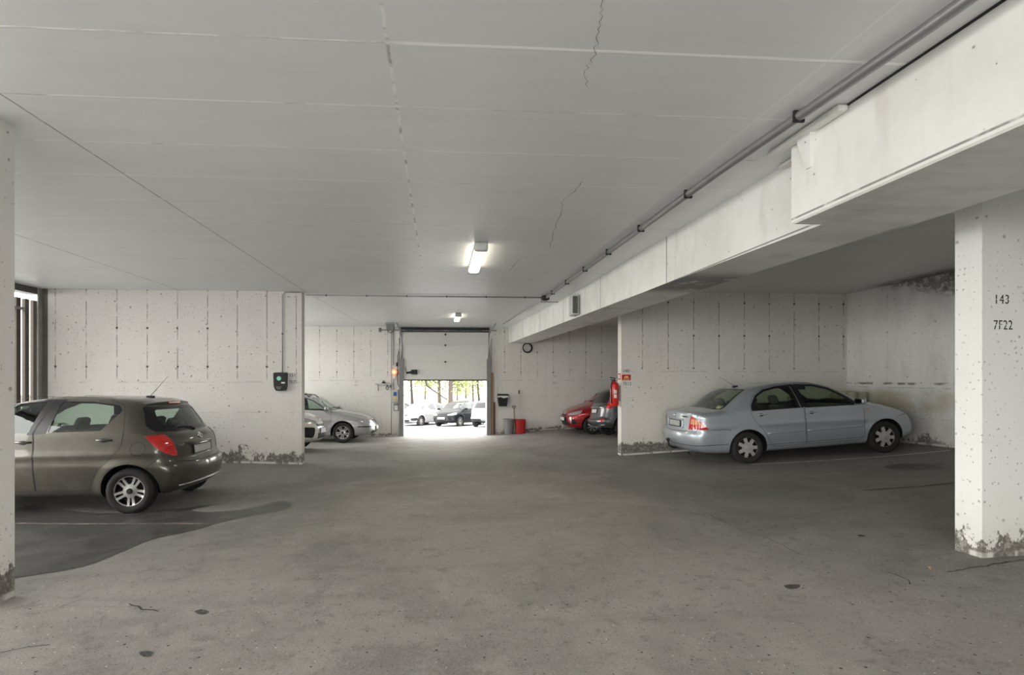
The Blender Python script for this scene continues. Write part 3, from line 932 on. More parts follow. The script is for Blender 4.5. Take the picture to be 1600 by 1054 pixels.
COROLLA = dict(W=1.71, R=.302, arch=.352, wheels=(-1.225, 1.375), tw=.19, rim_r=.2, spine=(-1.50, 1.55), zc=.62, nx=120, nphi=64,
    profile=[(-2.08, .25), (-2.21, .30), (-2.275, .40), (-2.29, .53), (-2.275, .63), (-2.235, .70), (-2.215, .85), (-2.205, .96), (-2.195, 1.035), (-2.17, 1.055), (-2.10, 1.05), (-1.85, 1.06), (-1.72, 1.07),
             (-1.62, 1.105), (-1.35, 1.27), (-1.12, 1.385), (-.95, 1.425), (-.6, 1.462), (-.2, 1.475), (.15, 1.452), (.45, 1.375), (.75, 1.25), (1.02, 1.11), (1.22, 1.0),
             (1.45, .955), (1.75, .88), (1.98, .79), (2.11, .69), (2.175, .56), (2.19, .42), (2.16, .31), (2.05, .24), (1.8, .205), (1.0, .2), (-1.0, .2), (-1.7, .215)],
    belt=([-2.2, -1, 0, 1, 2], [1.03, 1.0, .97, .94, .80]), x_round=(-1.4, 1.2), taper_r=.12, taper_f=.20, bow_r=.17, bow_f=.30, crown=.06, tum=.30, tum2=.42, k=.095,
    crease=(.70, .006, -.02), rim=('cover', 7, .30), dash_x=.80, dash_z=.94, seat_x=.05, rear_seat_x=-.80, lean=.32, wheel_y=.36, boot=.80,
    doors=[dict(key='fd', name='front_door', poly=[(-.112, .29), (-.112, .97), (-.155, 1.42), (.2, 1.42), (.55, 1.30), (1.0, .95), (.975, .40), (.90, .29)]),
           dict(key='rd', name='rear_door', poly=[(-.124, .29), (-.124, .97), (-.17, 1.42), (-.6, 1.42), (-.85, 1.355), (-1.03, 1.24), (-1.12, 1.10), (-1.125, .95), (-1.08, .82), (-.90, .58), (-.80, .36), (-.73, .29)])],
    panels=[
      dict(name='window_frame', mat='border', on='rd', inset=.001, cons=[('S', rpoly([(-1.115, .985), (-1.10, 1.10), (-.97, 1.265), (-.78, 1.365), (-.5, 1.408), (-.15, 1.415), (-.11, .975)], .04))]),
      dict(name='window_frame', mat='border', on='fd', inset=.001, cons=[('S', rpoly([(-.15, 1.415), (.22, 1.39), (.50, 1.30), (.72, 1.145), (.95, .945), (-.11, .97)], .03))]),
      dict(name='side_window', mat='glass', on='rd', shell=False, inset=.006, cons=[('S', rpoly([(-1.075, 1.01), (-1.06, 1.10), (-.94, 1.24), (-.75, 1.335), (-.5, 1.375), (-.27, 1.38), (-.22, .995)], .03))]),
      dict(name='side_window', mat='glass', on='fd', shell=False, inset=.006, cons=[('S', rpoly([(-.10, 1.385), (.2, 1.36), (.46, 1.275), (.66, 1.135), (.77, .985), (-.08, .99)], .03))]),
      dict(name='tail_lamp', mat='red', key='tl', inset=-.004, cons=[('S', [(-2.4, .972), (-2.15, .97), (-2.07, .87), (-1.93, .70), (-2.4, .70)]), ('R', [(.585, 1.0), (1.0, 1.0), (1.0, .69), (.515, .69)])]),
      dict(name='indicator_lens', mat='amber', on='tl', inset=-.006, cons=[('S', [(-2.4, .90), (-2.10, .90), (-2.04, .80), (-2.4, .80)]), ('R', [(.60, .90), (.80, .90), (.83, .80), (.57, .80)])]),
      dict(name='rear_window_border', key='rw', both=False, mat='border', inset=.0, cons=[('T', [(-1.69, -.55), (-1.60, -.67), (-1.02, -.555), (-1.06, -.3), (-1.075, 0), (-1.06, .3), (-1.02, .555), (-1.60, .67), (-1.69, .55), (-1.715, .3), (-1.725, 0), (-1.715, -.3)])]),
      dict(name='rear_window', on='rw', both=False, mat='glass2', inset=.001, shell=False, cons=[('T', [(-1.66, -.52), (-1.59, -.62), (-1.06, -.52), (-1.095, -.3), (-1.11, 0), (-1.095, .3), (-1.06, .52), (-1.59, .62), (-1.66, .52), (-1.68, .3), (-1.69, 0), (-1.68, -.3)])]),
      dict(name='windshield', both=False, mat='glass', inset=.004, shell=False, cons=[('T', [(.42, -.54), (1.0, -.68), (1.12, -.5), (1.19, 0), (1.12, .5), (1.0, .68), (.42, .54), (.46, 0)])]),
      dict(name='head_lamp', mat='lamp', inset=.0, cons=[('F', [(.86, .83), (.50, .72), (.48, .62), (.86, .68)]), ('S', [(1.72, .85), (2.4, .85), (2.4, .6), (1.99, .67)])]),
    ], extra=sedan_extra)

# ---- large estate car seen from its front right
def estate_extra(c):
    B, M, H, root = c['B'], c['M'], c['H'], c['root']
    common_bits(c, [('fd', .0, .90)], (.92, 1.0), [('bumper_seam', [(1.75, .66), (1.90, .70), (2.02, .70)], .007), ('hood_seam', [(1.15, .96), (1.55, .905), (2.0, .80)], .007)], (.18, -.0, -.42, .24))
    plate(B, .45, 'F', M, root, .52, .11, .010)
    m = MB()
    for z in (.58, .615, .65): m.path([(B.end_x(y, z, 1)+.008, y, z) for y in np.linspace(-.30, .30, 9)], .008, 6)
    m.build('grille_bar', M['chrome'], root, True)
    def wp(x, y, o=.012): return (x, y, B.top_z(x, y)+o)
    m = MB(); m.path([wp(1.12, .1), wp(1.0, -.25), wp(.98, -.62)], [.010, .008, .006], 6); m.path([wp(1.14, .62), wp(1.04, .35), wp(1.06, 0)], [.010, .008, .006], 6)
    m.build('windscreen_wiper', M['dark'], root, True)
    for sg in (1, -1):
        m = MB(); m.path([(x, sg*.55, B.top_z(x, .55)+h) for x, h in ((-1.7, 0), (-1.6, .05), (-.6, .06), (.2, .05), (.32, 0))], .014, 8); m.build('roof_rail', M['dark'], root, True)
        ribbon(B, [(2.25, .50), (2.0, .50), (1.86, .50)], .035, M['dark'], 'bumper_strip', root, sg, .004)

ESTATE = dict(W=1.81, R=.318, arch=.365, wheels=(-1.35, 1.41), tw=.2, rim_r=.215, spine=(-1.6, 1.6), zc=.62, nx=100, nphi=56,
    profile=[(-2.2, .28), (-2.35, .40), (-2.38, .60), (-2.34, .80), (-2.28, 1.0), (-2.1, 1.30), (-2.0, 1.42), (-1.7, 1.465), (-1.0, 1.50), (-.4, 1.505), (0, 1.48), (.35, 1.40), (.7, 1.25), (1.0, 1.09),
             (1.2, 1.01), (1.55, .95), (1.95, .85), (2.2, .73), (2.30, .62), (2.35, .48), (2.34, .34), (2.24, .25), (1.9, .21), (0, .2), (-1.8, .22)],
    belt=([-2.2, -1, 0, 1, 2], [1.03, 1.0, .98, .95, .82]), x_round=(-1.4, 1.2), taper_r=.10, taper_f=.20, bow_r=.12, bow_f=.34, crown=.06, tum=.28, tum2=.38, k=.13,
    crease=(.72, .006, -.02), rim=('pairs', 5, .1), dash_x=.9, dash_z=.97, seat_x=.1, rear_seat_x=-.80, wheel_y=.38,
    doors=[dict(key='fd', name='front_door', poly=[(-.10, .30), (-.10, 1.0), (-.15, 1.46), (.2, 1.46), (.55, 1.34), (1.05, .97), (1.05, .40), (.95, .30)])],
    panels=[
      dict(name='side_window', mat='glass', on='fd', shell=False, inset=.006, cons=[('S', rpoly([(-.10, 1.41), (.2, 1.38), (.46, 1.295), (.70, 1.155), (.92, .99), (-.08, 1.0)], .03))]),
      dict(name='side_window', mat='glass', shell=False, inset=.006, cons=[('S', rpoly([(-.22, 1.42), (-1.0, 1.41), (-1.05, 1.02), (-.2, 1.0)], .03))]),
      dict(name='windshield', both=False, mat='glass', inset=.004, shell=False, cons=[('T', [(.38, -.56), (1.0, -.72), (1.12, -.5), (1.19, 0), (1.12, .5), (1.0, .72), (.38, .56), (.42, 0)])]),
      dict(name='head_lamp', mat='lamp', inset=.0, cons=[('F', [(.92, .80), (.42, .70), (.40, .57), (.92, .66)]), ('S', [(1.82, .85), (2.6, .85), (2.6, .5), (1.98, .64)])]),
      dict(name='grille', both=False, mat='dark', inset=.01, cons=[('F', rpoly([(-.34, .70), (.34, .70), (.28, .54), (-.28, .54)], .02))]),
      dict(name='lower_grille', both=False, mat='dark', inset=.01, cons=[('F', rpoly([(-.55, .37), (.55, .37), (.50, .27), (-.50, .27)], .02))]),
    ], extra=estate_extra)

# ---- blunt-nosed small van
def van_extra(c):
    B, M, H, root = c['B'], c['M'], c['H'], c['root']
    common_bits(c, [], (.80, 1.05), [], None)
    plate(B, .50, 'F', M, root, .5, .11, .008)
    m = MB()
    for dz in (0, .05):
        for sg in (1, -1): m.path([(B.end_x(y, .79+dz-abs(y)*.35, 1)+.008, y, .79+dz-abs(y)*.35) for y in np.linspace(0, sg*.12, 5)], .010, 6)
    m.build('emblem', M['chrome'], root, True)
VAN = dict(W=1.80, R=.31, arch=.36, wheels=(-1.35, 1.30), tw=.19, rim_r=.2, spine=(-1.5, 1.45), zc=.66, nx=80, nphi=48,
    profile=[(-2.0, .28), (-2.14, .40), (-2.16, .60), (-2.12, 1.2), (-2.05, 1.6), (-1.9, 1.70), (-1.2, 1.74), (-.3, 1.73), (.1, 1.66), (.5, 1.45), (.9, 1.20), (1.15, 1.06),
             (1.4, 1.0), (1.7, .93), (1.92, .82), (2.02, .70), (2.07, .55), (2.07, .38), (2.0, .27), (1.7, .21), (0, .2), (-1.8, .22)],
    belt=([-2.2, -1, 0, 1, 2], [1.08, 1.05, 1.03, 1.02, .9]), x_round=(-1.6, 1.1), taper_r=.06, taper_f=.20, bow_r=.08, bow_f=.38, crown=.06, tum=.16, tum2=.14, k=.13,
    rim=('cover', 9, .1), dash_x=.9, dash_z=1.02, seat_x=.1, rear_seat_x=-.80,
    panels=[
      dict(name='side_window', mat='glass', shell=False, inset=.006, cons=[('S', rpoly([(-.10, 1.55), (.15, 1.53), (.46, 1.38), (.90, 1.08), (-.08, 1.06)], .03))]),
      dict(name='windshield', both=False, mat='glass', inset=.004, shell=False, cons=[('T', [(.22, -.60), (.95, -.74), (1.1, -.5), (1.16, 0), (1.1, .5), (.95, .74), (.22, .60), (.24, 0)])]),
      dict(name='head_lamp', mat='lamp', inset=.0, cons=[('F', [(.92, .90), (.66, .84), (.30, .72), (.34, .66), (.66, .70), (.92, .78)]), ('S', [(1.25, 1.0), (2.6, 1.0), (2.6, .5), (1.65, .70)])]),
      dict(name='grille', both=False, mat='dark', inset=.01, cons=[('F', rpoly([(-.40, .665), (.40, .665), (.36, .60), (-.36, .60)], .02))]),
      dict(name='lower_grille', both=False, mat='dark', inset=.01, cons=[('F', rpoly([(-.36, .44), (.36, .44), (.30, .30), (-.30, .30)], .02))]),
      dict(name='fog_lamp_recess', mat='dark', inset=.008, cons=[('F', rpoly([(.46, .58), (.80, .60), (.76, .36), (.52, .33)], .05))]),
    ], extra=van_extra)

# ---- red hatchback, seen from its front left
def red_extra(c):
    B, M, H, root = c['B'], c['M'], c['H'], c['root']
    common_bits(c, [('fd', -.06, .925)], (.82, .95), [('hood_seam', [(1.02, .98), (1.4, .90), (1.66, .80)], .006)], None)
    plate(B, .50, 'F', M, root, .5, .11, .010)
    oval_emblem(B, 0, .715, 'F', .06, M['chrome'], root)
    def wp(x, y, o=.012): return (x, y, B.top_z(x, y)+o)
    m = MB(); m.path([wp(1.03, 0), wp(.94, .25), wp(.88, .6)], [.010, .008, .006], 6); m.build('windscreen_wiper', M['dark'], root, True)
    for sg in (1, -1):
        ribbon(B, [(sg*.56, .60), (sg*.62, .50), (sg*.60, .38)], .03, M['chrome'], 'fog_lamp_trim', root, 1, .004, 'F')
RED = dict(YARIS); RED.update(extra=red_extra, nx=90, nphi=56, rim=('spokes', 9, .1), arch=.355)
RED['panels'] = [p for p in YARIS['panels'] if p['name'] not in ('head_lamp', 'rear_window_border', 'rear_window', 'tail_lamp')] + [
      dict(name='head_lamp', mat='lamp', inset=.0, key='hl', cons=[('F', [(.90, .86), (.62, .77), (.34, .68), (.40, .635), (.66, .655), (.90, .73)]), ('S', [(1.30, 1.0), (2.6, 1.0), (2.6, .5), (1.6, .66)])]),
      dict(name='upper_grille', both=False, mat='dark', inset=.008, cons=[('F', rpoly([(-.34, .655), (.34, .655), (.30, .60), (-.30, .60)], .02))]),
      dict(name='lower_grille', both=False, mat='dark', inset=.010, cons=[('F', rpoly([(-.36, .575), (.36, .575), (.56, .30), (-.56, .30)], .02))]),
      dict(name='fog_lamp_recess', mat='dark', inset=.008, cons=[('F', rpoly([(.60, .56), (.72, .50), (.74, .36), (.60, .34)], .03))]),
    ]

# ---- compact off-roader seen from its rear right
def suv_extra(c):
    B, M, H, root = c['B'], c['M'], c['H'], c['root']
    common_bits(c, [], (.80, 1.0), [], None)
    plate(B, .80, 'R', M, root, .46, .11, .006)
    m = MB(); m.path([(B.end_x(y, .90, -1)-.006, y, .90) for y in np.linspace(-.62, .62, 15)], .022, 8); m.build('chrome_tailgate_bar', M['chrome'], root, True)
    ribbon(B, [(-.74, .66), (-.6, .57), (0, .55), (.6, .57), (.74, .66)], .010, M['dark'], 'tailgate_seam', root, 1, .002, 'R')
    m = MB(); m.path([(B.end_x(y, z, -1)-.004, y, z) for y, z in ((-.78, .40), (-.5, .37), (-.42, .32), (0, .31), (.42, .32), (.5, .37), (.78, .40))], .022, 8)
    m.build('bumper_skid_plate', M['chrome2'], root, True)
SUV = dict(W=1.80, R=.33, arch=.385, wheels=(-1.22, 1.30), tw=.21, rim_r=.225, spine=(-1.35, 1.4), zc=.66, nx=90, nphi=56,
    profile=[(-1.85, .33), (-1.97, .38), (-2.01, .46), (-2.0, .54), (-1.93, .60), (-1.90, .70), (-1.87, .85), (-1.85, .96), (-1.80, 1.02), (-1.62, 1.30), (-1.54, 1.40), (-1.35, 1.465), (-.9, 1.50), (-.3, 1.50),
             (.2, 1.46), (.5, 1.36), (.85, 1.18), (1.1, 1.07), (1.4, 1.0), (1.8, .88), (2.0, .74), (2.06, .55), (2.04, .38), (1.9, .28), (1.6, .25), (0, .24), (-1.5, .26)],
    belt=([-2.2, -1, 0, 1, 2], [1.08, 1.05, 1.03, 1.02, .9]), x_round=(-1.1, 1.1), taper_r=.12, taper_f=.18, bow_r=.20, bow_f=.28, crown=.055, tum=.27, tum2=.3, k=.14,
    rim=('spokes', 5, .1), dash_x=.85, dash_z=1.02, seat_x=.05, rear_seat_x=-.80,
    panels=[
      dict(name='side_window', mat='glass', shell=False, inset=.006, cons=[('S', rpoly([(-.2, 1.40), (.2, 1.36), (.46, 1.28), (.90, 1.05), (-1.2, 1.06), (-1.25, 1.2), (-1.0, 1.39)], .03))]),
      dict(name='rear_window', both=False, mat='border', shell=True, inset=.0, cons=[('R', rpoly([(-.58, 1.37), (.58, 1.37), (.68, 1.04), (-.68, 1.04)], .05))]),
      dict(name='windshield', both=False, mat='glass', inset=.004, shell=False, cons=[('F', rpoly([(-.56, 1.37), (.56, 1.37), (.70, 1.10), (-.70, 1.10)], .04)), ('S', [(.2, 1.5), (.2, 1.0), (1.3, 1.0), (1.3, 1.5)])]),
      dict(name='tail_lamp', mat='red', inset=-.006, cons=[('S', [(-1.60, 1.14), (-2.1, 1.14), (-2.1, .84), (-1.62, .86)]), ('R', [(.70, 1.14), (.95, 1.14), (.95, .86), (.70, .86)])]),
      dict(name='rear_bumper', both=False, mat='dark', inset=-.003, cons=[('S', [(-2.2, .46), (-1.55, .46), (-1.45, .22), (-2.2, .22)])]),
      dict(name='reflector', mat='red', inset=-.004, cons=[('R', [(.58, .56), (.76, .57), (.76, .50), (.60, .49)])]),
    ], extra=suv_extra)

def generic_front_extra(c):
    B, M, H, root = c['B'], c['M'], c['H'], c['root']
    mirror(B, .86, .97, 1, M['paint'], M['mirror'], root); mirror(B, .86, .97, -1, M['paint'], M['mirror'], root)
    plate(B, .48, 'F', M, root, .5, .11, .010)
def generic_rear_extra(c):
    plate(c['B'], .70, 'R', c['M'], c['root'], .5, .11, .006)
# ------------------------------------------------------------------ surfaces of the garage
def painted_concrete(name, axis=0, period=.6, off=0., joint_z0=1.78, joints=1.0, base=(.80, .79, .77), grime_h=.2, grime=1.0, seed=0., pits=1.0, damp=0., noise_c=1.0):
    """white-painted board-marked concrete: joints, tie holes, pits, scruffy foot"""
    t = NT(name); P, x, y, z = t.pos()
    c = x if axis == 0 else y
    Pv = t.vec(t.add(x, seed), t.add(y, seed*1.7), z)
    big = t.noise(Pv, .9, 4, .6); mid = t.noise(Pv, 5, 4, .6); fine = t.noise(Pv, 40, 3, .6)
    streak = t.noise(t.vec(t.mul(x, 6), t.mul(y, 6), t.mul(z, .5)), 1.2, 4, .6)
    col = t.mix(t.mul(t.ss(big, .42, .70), .30*noise_c), base, tuple(k*.80 for k in base))
    col = t.mix(t.mul(t.ss(streak, .52, .75), .22*noise_c), col, (.55, .53, .49))
    col = t.mix(t.mul(t.ss(fine, .55, .8), .15), col, (.60, .59, .57))
    # vertical board joints, broken up
    jl = t.line(c, period, off, .013)
    jn = t.noise(t.vec(t.mul(c, 2.9), seed, t.mul(z, 2.6)), 1.6, 5, .75)
    above = t.ss(z, joint_z0-.02, joint_z0+.06)
    jm = t.mul(t.mul(jl, t.ss(jn, .40, .56)), above)
    col = t.mix(t.mul(jm, .80*joints), col, (.20, .19, .175))
    # tie holes on the joints every 0.75 m
    u = t.sub(t.math('FRACT', t.math('DIVIDE', t.sub(c, off-period*.5), period)), .5)
    v = t.sub(t.math('FRACT', t.math('DIVIDE', t.sub(z, 1.98-.375), .75)), .5)
    dd = t.math('SQRT', t.add(t.mul(t.mul(u, period), t.mul(u, period)), t.mul(t.mul(v, .75), t.mul(v, .75))))
    tie = t.mul(t.mul(t.mul(t.ss(dd, .030, .014), above), joints), t.ss(t.noise(t.vec(t.mul(c, 3.7), seed+5, t.mul(z, 2.1)), 2.2, 1), .42, .50))
    col = t.mix(tie, col, (.06, .055, .05))
    # horizontal pour lines in the lower half
    hl = t.mul(t.one(t.add(z, t.mul(mid, .02)), joint_z0-.03, .02), t.ss(t.noise(t.vec(t.mul(c, 2), 0, seed), 2, 3), .4, .6))
    hl2 = t.mul(t.one(t.add(z, t.mul(mid, .03)), joint_z0-.62, .012), t.ss(t.noise(t.vec(t.mul(c, 3), 0, seed+3), 2, 3), .45, .62))
    col = t.mix(t.mul(t.mx(hl, hl2), .38), col, (.36, .34, .31))
    # pits
    P2 = t.vec(t.add(t.add(x, y), seed), z, 0); pd = t.voro(P2, 7.0, dim='2D'); psz = t.voro(P2, 7.0, out='Color', dim='2D'); sx = t.node('ShaderNodeSeparateXYZ'); t.l.new(psz, sx.inputs[0])
    pit = t.mul(t.ss(pd, t.add(t.mul(t.math('POWER', sx.outputs[0], 5.), .14), .04), 0.02), t.ss(sx.outputs[1], .45, .50))
    pd2 = t.voro(P2, 19.0, dim='2D'); ps2 = t.voro(P2, 19.0, out='Color', dim='2D'); s2 = t.node('ShaderNodeSeparateXYZ'); t.l.new(ps2, s2.inputs[0])
    pit2 = t.mul(t.mul(t.ss(pd2, t.add(t.mul(s2.outputs[0], .16), .08), 0.02), t.ss(s2.outputs[1], .62, .66)), t.ss(t.noise(Pv, 1.7, 3), .40, .58))
    pit = t.mx(pit, pit2)
    col = t.mix(t.mul(pit, .85*pits), col, (.10, .095, .085))
    # foot: paint gone, rough grey concrete and dirt with a ragged upper edge
    fzv = t.node('ShaderNodeAttribute', attribute_name='foot')
    hgt = fzv.outputs['Fac']
    rag = t.add(t.mul(t.noise(t.vec(t.mul(t.add(x, y), 9), seed, t.mul(z, 5)), 1.3, 6, .8), .62), t.mul(t.noise(Pv, 1.6, 2), .45))
    edge = t.add(hgt, t.mul(t.sub(rag, .50), 1.15))
    gm = t.mul(t.ss(edge, grime_h, grime_h-.03), grime)
    rock = t.mix(t.ss(t.noise(Pv, 28, 4, .8), .46, .68), (.07, .066, .058), (.38, .37, .35))
    lowline = t.mul(t.ss(hgt, .05, .03), t.ss(t.noise(t.vec(t.add(x, y), 0, seed), 5, 3), .4, .5))
    rock = t.mix(lowline, rock, (.62, .61, .59))
    col = t.mix(gm, col, rock)
    col = t.mix(t.mul(t.ss(t.add(hgt, t.mul(mid, .5)), .95, .25), .22), col, (.42, .39, .34))
    if damp: col = damp(t, col, x, y, z, Pv)
    h = t.add(t.mul(fine, .25), t.mul(t.mx(t.mx(jm, tie), t.mx(pit, gm)), -.8))
    h = t.add(h, t.mul(t.mul(gm, t.noise(Pv, 30, 4, .8)), 1.2))
    return t.bsdf(col, .62, bump=h, bs=.5, bd=.012, spec=.3)

def wall_mesh(name, lo, hi, mat, side=None, kind='structure', parent=None, nx=24, chip=0.0, foot=True):
    """a wall slab whose foot follows the floor; carries the height above the floor as an attribute"""
    (x0, y0), (x1, y1), z1 = lo, hi, (ceil_z(max(lo[1], 0))+.04 if side is None else side)
    bm = bmesh.new()
    L = max(x1-x0, y1-y0); n = max(2, int(L/.25))
    along_x = (x1-x0) >= (y1-y0)
    zs = [-1.0, .0, .06, .12, .2, .3, .45, .7, 1.0, 1.5, 2.0, 2.5, 3.0]
    rings = []
    per = []
    ny = max(1, int((y1-y0)/.25)); nxx = max(1, int((x1-x0)/.25))
    for i in range(nxx): per.append((x0+(x1-x0)*i/nxx, y0))
    for i in range(ny): per.append((x1, y0+(y1-y0)*i/ny))
    for i in range(nxx): per.append((x1-(x1-x0)*i/nxx, y1))
    for i in range(ny): per.append((x0, y1-(y1-y0)*i/ny))
    fl = floor_z([p[0] for p in per], [p[1] for p in per])
    lay = bm.verts.layers.float.new('foot')
    for dz in zs + [None]:
        ring = []
        for (px, py), f in zip(per, fl):
            z = z1 if dz is None else min(f+dz, z1-.001)
            v = bm.verts.new((px, py, z)); v[lay] = z-f; ring.append(v)
        rings.append(ring)
    m = len(per)
    for a, b in zip(rings, rings[1:]):
        for k in range(m):
            bm.faces.new((a[k], a[(k+1) % m], b[(k+1) % m], b[k]))
    bm.faces.new(rings[0][::-1]); bm.faces.new(rings[-1])
    if chip:
        # the corner edges of the free end are knocked about: push the vertices of dense corner strips
        pass
    return from_bm(name, bm, mat, parent, False, kind)

def stain_right(t, col, x, y, z, Pv):
    # damp black bloom under the ceiling, ochre bands lower down
    n = t.noise(Pv, 2.2, 5, .7)
    d = t.add(t.sub(z, 3.47), t.mul(t.sub(n, .5), .45))
    lim = t.mul(t.ss(y, 10.0, 8.2), .42)
    m = t.mul(t.ss(t.add(d, lim), .12, .28), t.ss(y, 10.3, 9.4))
    m2 = t.mul(m, t.ss(t.noise(Pv, 7, 5, .8), .35, .55))
    col = t.mix(t.mul(m2, .85), col, (.06, .055, .048))
    b = t.mul(t.ss(t.math('ABSOLUTE', t.sub(t.add(z, t.mul(n, .25)), 1.42)), .28, .10), t.ss(t.noise(t.vec(0, t.mul(y, .8), z), 1.6, 4), .36, .60))
    b = t.mul(b, t.ss(y, 8.1, 8.9))
    col = t.mix(t.mul(b, .60), col, (.44, .36, .20))
    c2 = t.mul(t.one(t.add(z, t.mul(n, .10)), 1.70, .035), t.ss(n, .46, .56))
    col = t.mix(t.mul(c2, .8), col, (.07, .065, .06))
    g = t.ss(t.noise(t.vec(0, t.mul(y, 1.3), t.mul(z, .6)), 1.1, 4), .42, .70)
    return t.mix(t.mul(g, .45), col, (.42, .415, .40))

WP = dict()
M_WL = painted_concrete('paint_wall_left', 0, .567, -3.384, 1.72, seed=1.3, grime_h=.27, base=(.66, .645, .62))
M_WR = painted_concrete('paint_wall_right', 0, .60, 5.21, 1.95, seed=4.1, grime_h=.26, base=(.72, .70, .66), pits=1.0)
M_WBL = painted_concrete('paint_wall_back', 0, .61, -1.86, 1.72, seed=7.7, grime_h=.14, base=(.70, .69, .66))
M_SIDE = painted_concrete('paint_wall_side', 1, 2.4, 9.9, 1.60, joints=.35, seed=2.2, grime_h=.16, base=(.74, .735, .72), damp=stain_right)
M_PIL = painted_concrete('paint_pillar', 0, 1.2, 4.72, .2, joints=.5, seed=9.1, grime_h=.20, base=(.74, .74, .72), pits=.6)
M_PILL = painted_concrete('paint_pillar_left', 0, 3., 9., 5, joints=0, seed=12.5, grime_h=.26, base=(.76, .75, .73), pits=.6)

def beam_mat():
    t = NT('painted_beam'); P, x, y, z = t.pos()
    n = t.noise(P, 1.3, 5, .6); st = t.noise(t.vec(t.mul(x, 3), t.mul(y, 3), t.mul(z, .8)), 1.5, 4)
    col = t.mix(t.mul(t.ss(n, .42, .66), .45), (.76, .76, .735), (.58, .57, .54))
    col = t.mix(t.mul(t.ss(st, .50, .72), .38), col, (.50, .48, .43))
    jl = t.mul(t.line(y, 2.35, 5.84, .016), t.ss(y, 4, 5)); col = t.mix(t.mul(jl, t.ss(z, 2.9, 2.92, .0, .75)), col, (.10, .1, .09))
    edge = t.mul(t.one(z, 2.905, .010), t.ss(t.noise(P, 6, 3), .25, .45)); col = t.mix(t.mul(edge, .8), col, (.12, .115, .11))
    P2 = t.vec(t.add(x, y), z, 0); pd = t.voro(P2, 5.0, dim='2D'); ps = t.voro(P2, 5.0, out='Color', dim='2D'); sx = t.node('ShaderNodeSeparateXYZ'); t.l.new(ps, sx.inputs[0])
    pit = t.mul(t.ss(pd, t.add(t.mul(sx.outputs[0], .05), .015), 0.), t.ss(sx.outputs[1], .6, .62)); col = t.mix(t.mul(pit, .8), col, (.10, .10, .09))
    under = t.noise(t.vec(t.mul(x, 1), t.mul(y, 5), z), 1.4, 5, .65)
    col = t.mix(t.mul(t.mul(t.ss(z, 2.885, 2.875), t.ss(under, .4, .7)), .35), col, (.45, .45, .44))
    return t.bsdf(col, .55, bump=t.add(t.mul(n, .3), t.mul(t.mx(pit, jl), -.7)), bs=.35, bd=.01, spec=.3)
M_BEAM = beam_mat()

def ceiling_mat(name='painted_ceiling', right=False):
    t = NT(name); P, x, y, z = t.pos()
    n = t.noise(P, .7, 5, .6); n2 = t.noise(t.vec(t.mul(x, 1), t.mul(y, 6), 0), .8, 5, .65); fn = t.noise(P, 55, 3)
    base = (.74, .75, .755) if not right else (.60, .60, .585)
    col = t.mix(t.mul(t.ss(n, .40, .70), .22), base, tuple(k*.82 for k in base))
    col = t.mix(t.mul(t.ss(n2, .46, .72), .20), col, tuple(k*.80 for k in base))
    wob = t.mul(t.sub(t.noise(t.vec(t.mul(x, 6), t.mul(y, 1), 0), 2.2, 4, .75), .5), .03)
    # joints across, one board wide
    brk = t.noise(t.vec(t.mul(x, .6), t.mul(y, 1.67), 1.), 1.5, 5, .75)
    lw = t.line(t.add(y, t.mul(wob, .25)), .6, 2.55, .0095)
    white = t.mul(lw, t.ss(brk, .40, .52))
    strong = t.mul(t.one(y, 2.55, .016), t.ss(x, -.3, -.15))
    near = t.ss(y, 8.5, 5.0)
    col = t.mix(t.mul(white, t.ss(y, 9.0, 5.5, .25, .75)), col, (.92, .92, .92))
    dk = t.mul(lw, t.ss(brk, .50, .38))
    col = t.mix(t.mul(dk, t.ss(y, 5.0, 8.5, .35, .80)), col, (.22, .21, .20))
    col = t.mix(strong, col, (.95, .95, .95))
    # joints along
    wx = t.mul(t.sub(t.noise(t.vec(0, t.mul(y, 5), 0), 2.0, 5, .8), .5), .035)
    l1 = t.one(t.add(x, wx), -.265, .013); l2 = t.one(x, 2.105, .010); l3 = t.one(t.add(x, t.mul(wx, .3)), -2.647, .010); l4 = t.one(x, -5.05, .012)
    bn = t.noise(t.vec(0, t.mul(y, 2.0), 4), 2.0, 4, .7)
    col = t.mix(t.mul(t.mul(l1, t.ss(bn, .40, .55)), .6), col, (.90, .90, .90))
    col = t.mix(t.mul(t.mul(l1, t.ss(bn, .52, .40)), .6), col, (.20, .19, .18))
    col = t.mix(t.mul(l2, .45), col, (.90, .90, .90))
    col = t.mix(t.mul(t.mul(t.mx(l3, l4), t.ss(bn, .30, .48)), .75), col, (.18, .17, .16))
    # scuffed band of plaster
    sc = t.mul(t.ss(t.math('ABSOLUTE', t.sub(y, 3.35)), .30, .05), t.ss(t.noise(t.vec(t.mul(x, 2.5), t.mul(y, 9), 0), 2.6, 6, .8), .56, .64))
    col = t.mix(t.mul(sc, .45), col, (.88, .88, .88))
    cn = t.mul(t.ss(t.noise(t.vec(t.mul(x, 1.2), t.mul(y, 9), 2), 1.6, 6, .8), .62, .68), t.ss(y, 5.5, 9))
    col = t.mix(t.mul(cn, .28), col, (.25, .24, .22))
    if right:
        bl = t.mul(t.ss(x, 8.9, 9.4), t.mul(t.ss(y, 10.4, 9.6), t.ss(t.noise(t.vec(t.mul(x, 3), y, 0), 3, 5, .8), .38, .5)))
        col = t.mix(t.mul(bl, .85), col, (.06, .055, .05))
    h = t.add(t.mul(fn, .15), t.add(t.mul(t.mx(white, strong), .8), t.add(t.mul(sc, .5), t.mul(t.mx(dk, l3), -.7))))
    return t.bsdf(col, .38, bump=h, bs=.35, bd=.006, spec=.45)
M_CEIL = ceiling_mat(); M_CEILR = ceiling_mat('painted_ceiling_right', True)

